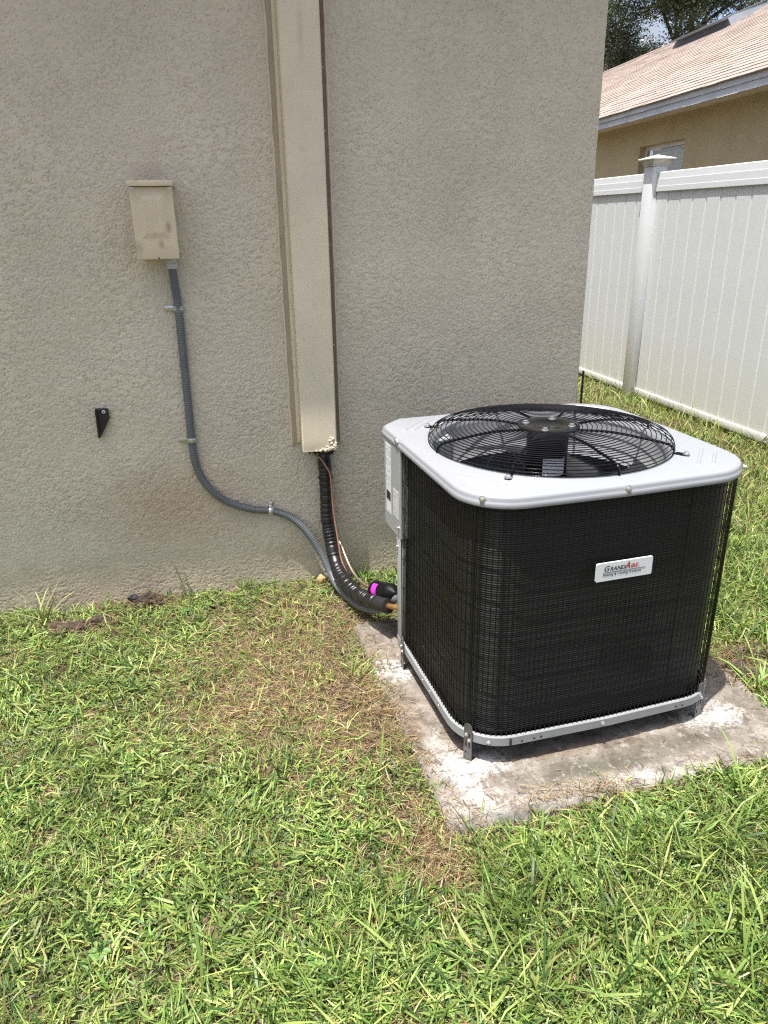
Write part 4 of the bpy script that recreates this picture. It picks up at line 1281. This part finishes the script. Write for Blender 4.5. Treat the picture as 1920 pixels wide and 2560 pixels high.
def pick(n, probs, cols):
    i = rng.choice(len(cols), n, p=np.array(probs) / sum(probs))
    return np.array(cols)[i]

# --- mown lawn: short broad blades lying at all angles
def lawn_zone(n, x0, x1, y0, y1, scale=1.0):
    x, y = scatter(n, x0, x1, y0, y1)
    keep = off_wall(x, y) & (pad_depth(x, y) < 0.012 + 0.05 * np.clip(nz2(x, y, 91, .13), 0, 1))
    d = dryness(x, y); s = bare(x, y)
    keep &= rng.uniform(0, 1, n) > s * 0.93
    keep &= rng.uniform(0, 1, n) > d * 0.66
    x, y, d = x[keep], y[keep], d[keep]
    return x, y, d
Xs, Ys, Ds = [], [], []
for args in ((35000, -1.25, 1.50, -2.0, 0.0), (8000, 1.35, 2.3, -1.6, 0.4), (1800, -1.7, -1.25, -2.1, 0.0), (2000, 1.5, 2.5, -2.1, -1.5)):
    a, c, e_ = lawn_zone(*args); Xs.append(a); Ys.append(c); Ds.append(e_)
x = np.concatenate(Xs); y = np.concatenate(Ys); d = np.concatenate(Ds)
KB = 5                                           # blades to a tiller
nn_ = len(x)
node_az = rng.uniform(0, 2 * math.pi, nn_); node_t = rng.normal(0, .16, nn_); node_l = np.exp(rng.normal(0, .22, nn_)); node_z = rng.uniform(-0.004, 0.020, nn_)
node_up = rng.uniform(0, 1, nn_) ** 2
rp5 = lambda q: np.repeat(q, KB)
x = rp5(x) + rng.normal(0, .0055, nn_ * KB); y = rp5(y) + rng.normal(0, .0055, nn_ * KB)
y = np.where((x < 1.36) & (y > -0.004), -0.006, y)
d = rp5(d); n = len(x)
Lg = longness(x, y)
az = rp5(node_az) + np.tile(np.arange(KB) * 2 * math.pi / KB, nn_) + rng.normal(0, .55, n)
flow = 2.6 + 1.5 * nz2(x, y, 81, .55)                 # the mower's combing, stronger in some places
comb = rng.uniform(0, 1, n) < np.clip(0.28 + 0.30 * nz2(x, y, 82, .4), 0, .8)
az = np.where(comb, flow + rng.normal(0, .45, n) + math.pi * (rng.uniform(0, 1, n) < .35), az)
el = np.abs(rng.normal(0.18, 0.22, n)) + 0.75 * rp5(node_up) * rng.uniform(0, 1, n) + 0.22 * Lg
bend = rng.normal(-0.42, 0.55, n)
ln = rng.gamma(9, 0.0034, n) * rp5(node_l) * (1 + 0.55 * Lg)
wd = np.clip(rng.normal(0.0034, 0.0010, n) * (1 + 0.22 * nz2(x, y, 71, .35)), 0.0016, 0.009)
Cb = pick(n, (0.42, 0.36, 0.20, 0.02), (G_mid, G_lime, G_deep, YEL)).astype(float)
dr = rng.uniform(0, 1, n) < d * 0.68
Cb[dr] = pick(dr.sum(), (.50, .25, .25), (STRAW, BROWN, YEL)); wd[dr] *= 0.55
tone = 1 + 0.18 * nz2(x, y, 51, .3) + 0.10 * nz2(x, y, 52, .06) + rp5(node_t)
Cb = Cb * (1 + rng.normal(0, 0.17, (n, 1))) * tone[:, None] * (1 + rng.normal(0, .06, (n, 3)))
Cb = np.clip(Cb, .004, .6)
z = gz(x, y) + rp5(node_z) + rng.uniform(0, .004, n)
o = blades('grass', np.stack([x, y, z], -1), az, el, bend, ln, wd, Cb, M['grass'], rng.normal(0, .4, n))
tag(o, 'short mown green lawn grass in front of the wall', 'grass', kind='stuff')

# --- dry thatch: thin straw lying flat, thickest on the brown patches
n0 = 150000
x, y = scatter(n0, -1.4, 1.9, -2.05, 0.0)
heap = [(0.78, -1.375, .10, .022, 420), (0.37, -1.46, .055, .05, 700), (0.345, -0.90, .035, .07, 600), (1.50, -0.95, .05, .04, 400), (1.62, -0.86, .06, .03, 400), (-0.655, -0.175, .07, .04, 350), (-0.375, -0.06, .06, .025, 500), (0.26, -0.80, .05, .05, 250)]
hx = np.concatenate([rng.normal(a, c, k) for a, b_, c, e_, k in heap]); hy = np.concatenate([rng.normal(b_, e_, k) for a, b_, c, e_, k in heap])
x[:len(hx)] = hx; y[:len(hy)] = np.minimum(hy, -0.006); isheap = np.arange(n0) < len(hx)
d = dryness(x, y); s = bare(x, y)
pd = in_pad(x, y, -0.01)
deep = in_pad(x, y, -0.07)
keep = isheap | off_wall(x, y) & (rng.uniform(0, 1, n0) < 0.16 + 0.85 * d) & (rng.uniform(0, 1, n0) > 0.5 * s) & ~(pd & (rng.uniform(0, 1, n0) > np.where(pad_depth(x, y) < .03 + .05 * np.clip(nz2(x, y, 92, .15), 0, 1), .6, .13))) & ~(deep & (rng.uniform(0, 1, n0) > 0.5))
x, y, d, pd, isheap, s = x[keep], y[keep], d[keep], pd[keep], isheap[keep], s[keep]; n = len(x)
az = rng.uniform(0, 2 * math.pi, n)
el = rng.normal(0.10, 0.16, n); el[pd] = np.abs(rng.normal(0, .03, pd.sum()))
ln = rng.gamma(5, 0.0075, n); wd = rng.uniform(0.0009, 0.0024, n)
Cb = pick(n, (.5, .27, .15, .08), (STRAW, BROWN, (0.11, .075, .045), (0.42, .36, .22))) * (1 + rng.normal(0, .2, (n, 1)))
z = gz(x, y) + rng.uniform(0.0, 0.022, n); z[pd] = PZ + 0.003; z += np.where(isheap, rng.uniform(0, .022, n), 0.012 * s)
o = blades('dry_grass', np.stack([x, y, z], -1), az, el, rng.normal(-0.05, .25, n) * np.where(pd, .1, 1), ln, wd, np.clip(Cb, .01, .7), M['straw'], rng.normal(0, .6, n), K=2)
tag(o, 'dry tan straw and clippings lying between the green blades', 'dry grass', kind='stuff')

# --- long blades: front of the pad, foreground, right side strip, along the fence
Xs, Ys = [], []
n0 = 34000
x, y = scatter(n0, -1.4, 2.1, -2.1, 0.0)
Lg = longness(x, y)
keep = off_wall(x, y) & (pad_depth(x, y) < 0.005 + 0.04 * np.clip(nz2(x, y, 91, .13), 0, 1)) & (rng.uniform(0, 1, n0) < 0.06 + 0.55 * Lg ** 1.5) & (rng.uniform(0, 1, n0) > bare(x, y)) & (rng.uniform(0, 1, n0) > .75 * dryness(x, y) * (x < 1.3))
Xs.append(x[keep]); Ys.append(y[keep])
x = np.concatenate(Xs); y = np.concatenate(Ys); n = len(x)
Lg = longness(x, y)
az = rng.uniform(0, 2 * math.pi, n)
el = rng.uniform(0.35, 1.45, n); bend = -rng.uniform(0.2, 1.5, n)
ln = rng.gamma(9, 0.0105, n) * (0.75 + 0.6 * Lg); wd = rng.uniform(0.0024, 0.0066, n)
Cb = pick(n, (.46, .28, .21, .05), (G_mid, G_lime, G_deep, YEL)) * (1 + rng.normal(0, .2, (n, 1)))
z = gz(x, y) - 0.002
o = blades('long_grass', np.stack([x, y, z], -1), az, el, bend, ln, wd, np.clip(Cb, .004, .6), M['grass'], rng.normal(0, .6, n), K=3)
tag(o, 'longer uncut grass blades along the pad and in the foreground', 'grass', kind='stuff')

# --- strip between the house and the fence, uncut
n0 = 50000
x = rng.uniform(1.40, 3.75, n0); y = 0.3 + 5.2 * rng.uniform(0, 1, n0) ** 1.5 - 1.1 * rng.uniform(0, 1, n0)
keep = off_wall(x, y) & (x < 3.44) & (x > 1.35)
x, y = x[keep], y[keep]; n = len(x)
az = rng.uniform(0, 2 * math.pi, n)
el = rng.uniform(0.3, 1.5, n); bend = -rng.uniform(0.0, 1.2, n)
near_f = smooth01((x - 3.05) / .35)
ln = rng.gamma(8, 0.0085, n) * (1 + 0.9 * near_f * rng.uniform(0, 1, n)); wd = rng.uniform(0.003, 0.0062, n)
Cb = pick(n, (.40, .36, .08, .16), (G_mid, G_lime, G_deep, YEL)) * (1 + rng.normal(0, .2, (n, 1))) * (1 + 0.18 * nz2(x, y, 61, .5))[:, None]
dr = rng.uniform(0, 1, n) < 0.16
Cb[dr] = pick(dr.sum(), (.6, .4), (STRAW, YEL))
z = gz(x, y) - 0.002
o = blades('strip_grass', np.stack([x, y, z], -1), az, el, bend, ln, wd, np.clip(Cb, .004, .6), M['grass'], rng.normal(0, .6, n))
tag(o, 'bright uncut grass strip between the house corner and the white fence', 'grass', kind='stuff')

# --- tufts by the wall, each a plant of its own
def tuft(name, label, x, y, nb, l0, l1, col_, lean=None, spread=1.0, w0=.004, w1=.0075, elr=(0.7, 1.45), grp=None, cat='grass tuft'):
    az = rng.uniform(0, 2 * math.pi, nb) if lean is None else rng.normal(lean, spread, nb)
    P = np.stack([x + rng.normal(0, .012, nb), np.minimum(y + rng.normal(0, .008, nb), -0.008), np.full(nb, float(gz(x, y)))], -1)
    C_ = np.array(col_)[None, :] * (1 + rng.normal(0, .15, (nb, 1)))
    o = blades(name, P, az, rng.uniform(elr[0], elr[1], nb), -rng.uniform(0.1, 1.0, nb), rng.uniform(l0, l1, nb), rng.uniform(w0, w1, nb), np.clip(C_, .004, .6), M['grass'], rng.normal(0, .5, nb), K=3)
    tag(o, label, cat, grp)
    return o
tuft('grass_tuft', 'pale wide bladed grass tuft against the wall at far left', -0.755, -0.10, 22, .11, .20, (0.30, .33, .13), None, 1)
tuft('grass_tuft', 'dark upright grass blades leaning on the wall beneath the disconnect box', -0.33, -0.020, 9, .10, .17, (0.075, .14, .035), 1.9, .5, .003, .0055)
tuft('grass_tuft', 'tallest dark grass blades against the wall below the conduit bend', -0.24, -0.022, 7, .12, .19, (0.07, .13, .035), 2.0, .4, .003, .0055)
tuft('grass_tuft', 'thin grass blades at the wall left of the orange chunk', -0.02, -0.030, 8, .07, .12, (0.16, .22, .06), 1.2, .8)
tuft('grass_tuft', 'sunlit weedy grass behind the black filter drier', 0.60, -0.07, 30, .06, .14, (0.13, .21, .045), None, 1)
tuft('grass_tuft', 'green weeds at the wall foot behind the pink control wire', 0.45, -0.06, 22, .05, .11, (0.10, .17, .04), None, 1)
tuft('grass_tuft', 'bright green tuft at the left edge of the concrete pad', 0.30, -0.70, 16, .06, .10, (0.19, .28, .07), None, 1, .004, .006, (.4, 1.2))
tuft('grass_tuft', 'dense bright tuft to the right of the condenser base', 1.50, -1.05, 34, .08, .15, (0.20, .30, .075), None, 1, .004, .008, (.3, 1.1))
tuft('grass_stalk', 'tall single seed stalk in front of the fence post', 3.10, 2.55, 3, .35, .60, (0.14, .16, .06), 2.5, .6, .004, .006, (1.25, 1.5), None, 'grass stalk')
# a few broad leaved weeds in the lawn
def weed(x, y, label, r=0.016, nl=7):
    root = empty('weed', (x, y, float(gz(x, y)) + 0.02))
    tag(root, label, 'weed')
    for k in range(nl):
        a = 2 * math.pi * k / nl + random.uniform(-.3, .3)
        l_ = r * random.uniform(.8, 1.3)
        pts = [(0.15 * l_, 0), (0.6 * l_, .38 * l_), (1.1 * l_, .42 * l_), (1.6 * l_, .2 * l_), (1.8 * l_, 0), (1.6 * l_, -.2 * l_), (1.1 * l_, -.42 * l_), (.6 * l_, -.38 * l_)]
        tl = random.uniform(.1, .6)
        vs = [(p[0] * math.cos(a) - p[1] * math.sin(a), p[0] * math.sin(a) + p[1] * math.cos(a), p[0] * tl - .25 * p[0] ** 2 / r + 0.3 * abs(p[1])) for p in pts]
        cc = (l_, 0); vs.append((cc[0] * math.cos(a), cc[0] * math.sin(a), cc[0] * tl - .25 * cc[0] ** 2 / r))
        MB().add(vs, [(i, (i + 1) % 8, 8) for i in range(8)]).build('leaf', M['weedleaf'], root, 'all')
M['weedleaf'] = mat('weed_leaf', (0.085, 0.175, 0.04), rough=0.45, var=0.15, scale=80)
weed(-0.16, -0.13, 'small broad leaved weed in the lawn below the conduit bend')
weed(-0.25, -0.16, 'small broad leaved weed beside the dark soil patch by the wall')
weed(0.28, -0.13, 'clover like weed on the bare soil beneath the grey conduit', .011, 9)
weed(-0.36, -1.55, 'broad leaved weed low in the left foreground grass', .014)
weed(0.06, -1.66, 'broad leaved weed at the bottom centre of the lawn', .014)

# ------------------------------------------------------------------ clods of dark soil, debris
def clod(x, y, sx, sy, sz, label, m='clod', name='soil_clod', cat='soil clod', sub=4, rough=.6, z=None):
    bm = bmesh.new(); bmesh.ops.create_icosphere(bm, subdivisions=sub, radius=1.0)
    r = random.Random(int(abs(x * 1000 + y * 777)))
    ph = [r.uniform(0, 6) for _ in range(9)]
    for q in bm.verts:
        c_ = q.co
        s = 1 + rough * (.4 * math.sin(3 * c_.x + ph[0]) * math.sin(3.3 * c_.y + ph[1]) + .35 * math.sin(6 * c_.y + ph[2]) * math.sin(5 * c_.z + ph[3] + 4 * c_.x) + .35 * r.uniform(-1, 1))
        q.co = Vector((c_.x * sx * s, c_.y * sy * s, c_.z * sz * s))
    vs = [q.co for q in bm.verts]; fs = [[q.index for q in f.verts] for f in bm.faces]; bm.free()
    o = MB().add(vs, fs).build(name, M[m], None)
    o.location = (x, y, (float(gz(x, y)) if z is None else z) + sz * 0.35)
    tag(o, label, cat)
    return o
clod(-0.655, -0.175, .085, .05, .024, 'low dark mound of bare soil near the wall at left')
clod(-0.555, -0.14, .05, .035, .020, 'dark soil lump right of the pale grass tuft')
clod(-0.375, -0.055, .075, .035, .034, 'brown root matted soil clod against the wall left of the conduit')
clod(0.262, -0.80, .055, .06, .010, 'flat bare soil patch left of the concrete pad')
clod(0.345, -0.90, .04, .07, .014, 'matted brown root clump on the pad edge')
clod(1.50, -0.955, .06, .05, .026, 'dark soil clod in the shade right of the condenser')
clod(1.62, -0.86, .07, .035, .022, 'brown soil clod in the grass right of the condenser')
clod(0.281, -0.062, .020, .014, .022, 'orange and cream foam chunk on the soil below the conduit', 'rock', 'foam_chunk', 'foam chunk', 2, .5, 0.01)
clod(-0.44, -0.045, .020, .014, .012, 'small black stone at the wall beside the brown soil clod', 'blackplastic', 'stone', 'stone', 2, .5, 0.015)

# thin stake at the house corner, wire loop on the pad
st = MB().box(-0.0035, 0.0035, -0.003, 0.003, 0, 0.83).build('stake', M['blackplastic'])
st.location = (1.362, -0.008, -0.05)
tag(st, 'thin black stake standing against the house corner behind the condenser', 'stake')
lo = MB().tube([(0.009 * math.cos(a), 0.012 * math.sin(a), 0.0) for a in np.linspace(0.4, 5.6, 22)] + [(0.03, -0.004, .001), (.05, -0.001, .002)], 0.0011, 6).build('wire_loop', M['legsteel'], None, True)
lo.location = (0.422, -0.715, PZ + 0.0035)
tag(lo, 'small loop of wire on the white dusted pad by the rear leg', 'wire')

# ------------------------------------------------------------------ tree beyond the roof
def tree(x, y, h, label):
    root = empty('tree', (x, y, -0.2)); tag(root, label, 'tree')
    r = random.Random(19)
    tips = []
    trunk = [(0, 0, 0), (.1, .05, h * .2), (.05, .12, h * .38), (.2, .1, h * .55), (.15, .2, h * .8)]
    MB().tube(catmull(trunk, .3), [0.17 * (1 - .75 * i / 40) for i in range(len(catmull(trunk, .3)))], 10).build('trunk', M['bark'], root, True)
    nl_ = 24
    for k in range(nl_):
        z0 = h * r.uniform(.22, .72); a = 2 * math.pi * (k * .382) + r.uniform(-.3, .3)
        l_ = h * r.uniform(.32, .50) * (1.1 - .4 * z0 / h)
        p = [Vector((.1, .1, z0))]
        d = Vector((math.cos(a), math.sin(a), r.uniform(.35, .9))).normalized()
        for s in range(5):
            d = (d + Vector((r.uniform(-.3, .3), r.uniform(-.3, .3), r.uniform(-.1, .25)))).normalized()
            p.append(p[-1] + d * l_ / 5)
            if s >= 1:
                tips.append((p[-1], .55 + .10 * s))
        mb = MB().tube(p, [0.065 * (1 - i / 6.5) for i in range(6)], 7)
        for s in range(2, 6):
            for _ in range(2):
                e_ = Vector((r.uniform(-1, 1), r.uniform(-1, 1), r.uniform(-.2, .9))).normalized() * l_ * r.uniform(.16, .32)
                q = p[s] + e_
                mb.tube([p[s], p[s] + e_ * .5 + Vector((0, 0, .05)), q], [.03, .02, .008], 5)
                tips.append((q, .65)); tips.append((p[s] + e_ * .5, .5))
        mb.build('limb', M['bark'], root, True)
    per = 285
    ctr = np.array([list(t[0]) for t in tips]); rad_ = np.array([t[1] for t in tips])
    n = per * len(tips)
    c_ = np.repeat(ctr, per, 0); rr = np.repeat(rad_, per)
    dv = rng.normal(0, 1, (n, 3)); dv /= np.linalg.norm(dv, axis=1)[:, None]
    P = c_ + dv * (rr * rng.uniform(0.1, 1, n) ** .6)[:, None] * np.array([1, 1, .75])
    clump = np.repeat(rng.normal(0, .18, len(tips)), per)
    C_ = pick(n, (.5, .3, .2), ((0.085, .115, .05), (0.13, .15, .08), (0.05, .07, .03))) * (1 + clump + rng.normal(0, .2, n))[:, None]
    o = blades('crown', P, rng.uniform(0, 6.28, n), rng.uniform(-.9, .9, n), rng.normal(0, .4, n), rng.uniform(.06, .11, n), rng.uniform(.035, .06, n), np.clip(C_, .006, .4), M['leaf'], rng.uniform(-1.4, 1.4, n), K=2)
    o.parent = root
    return root
tree(15.2, 22.3, 13.0, 'large loose leaved tree rising behind the neighbour roof')
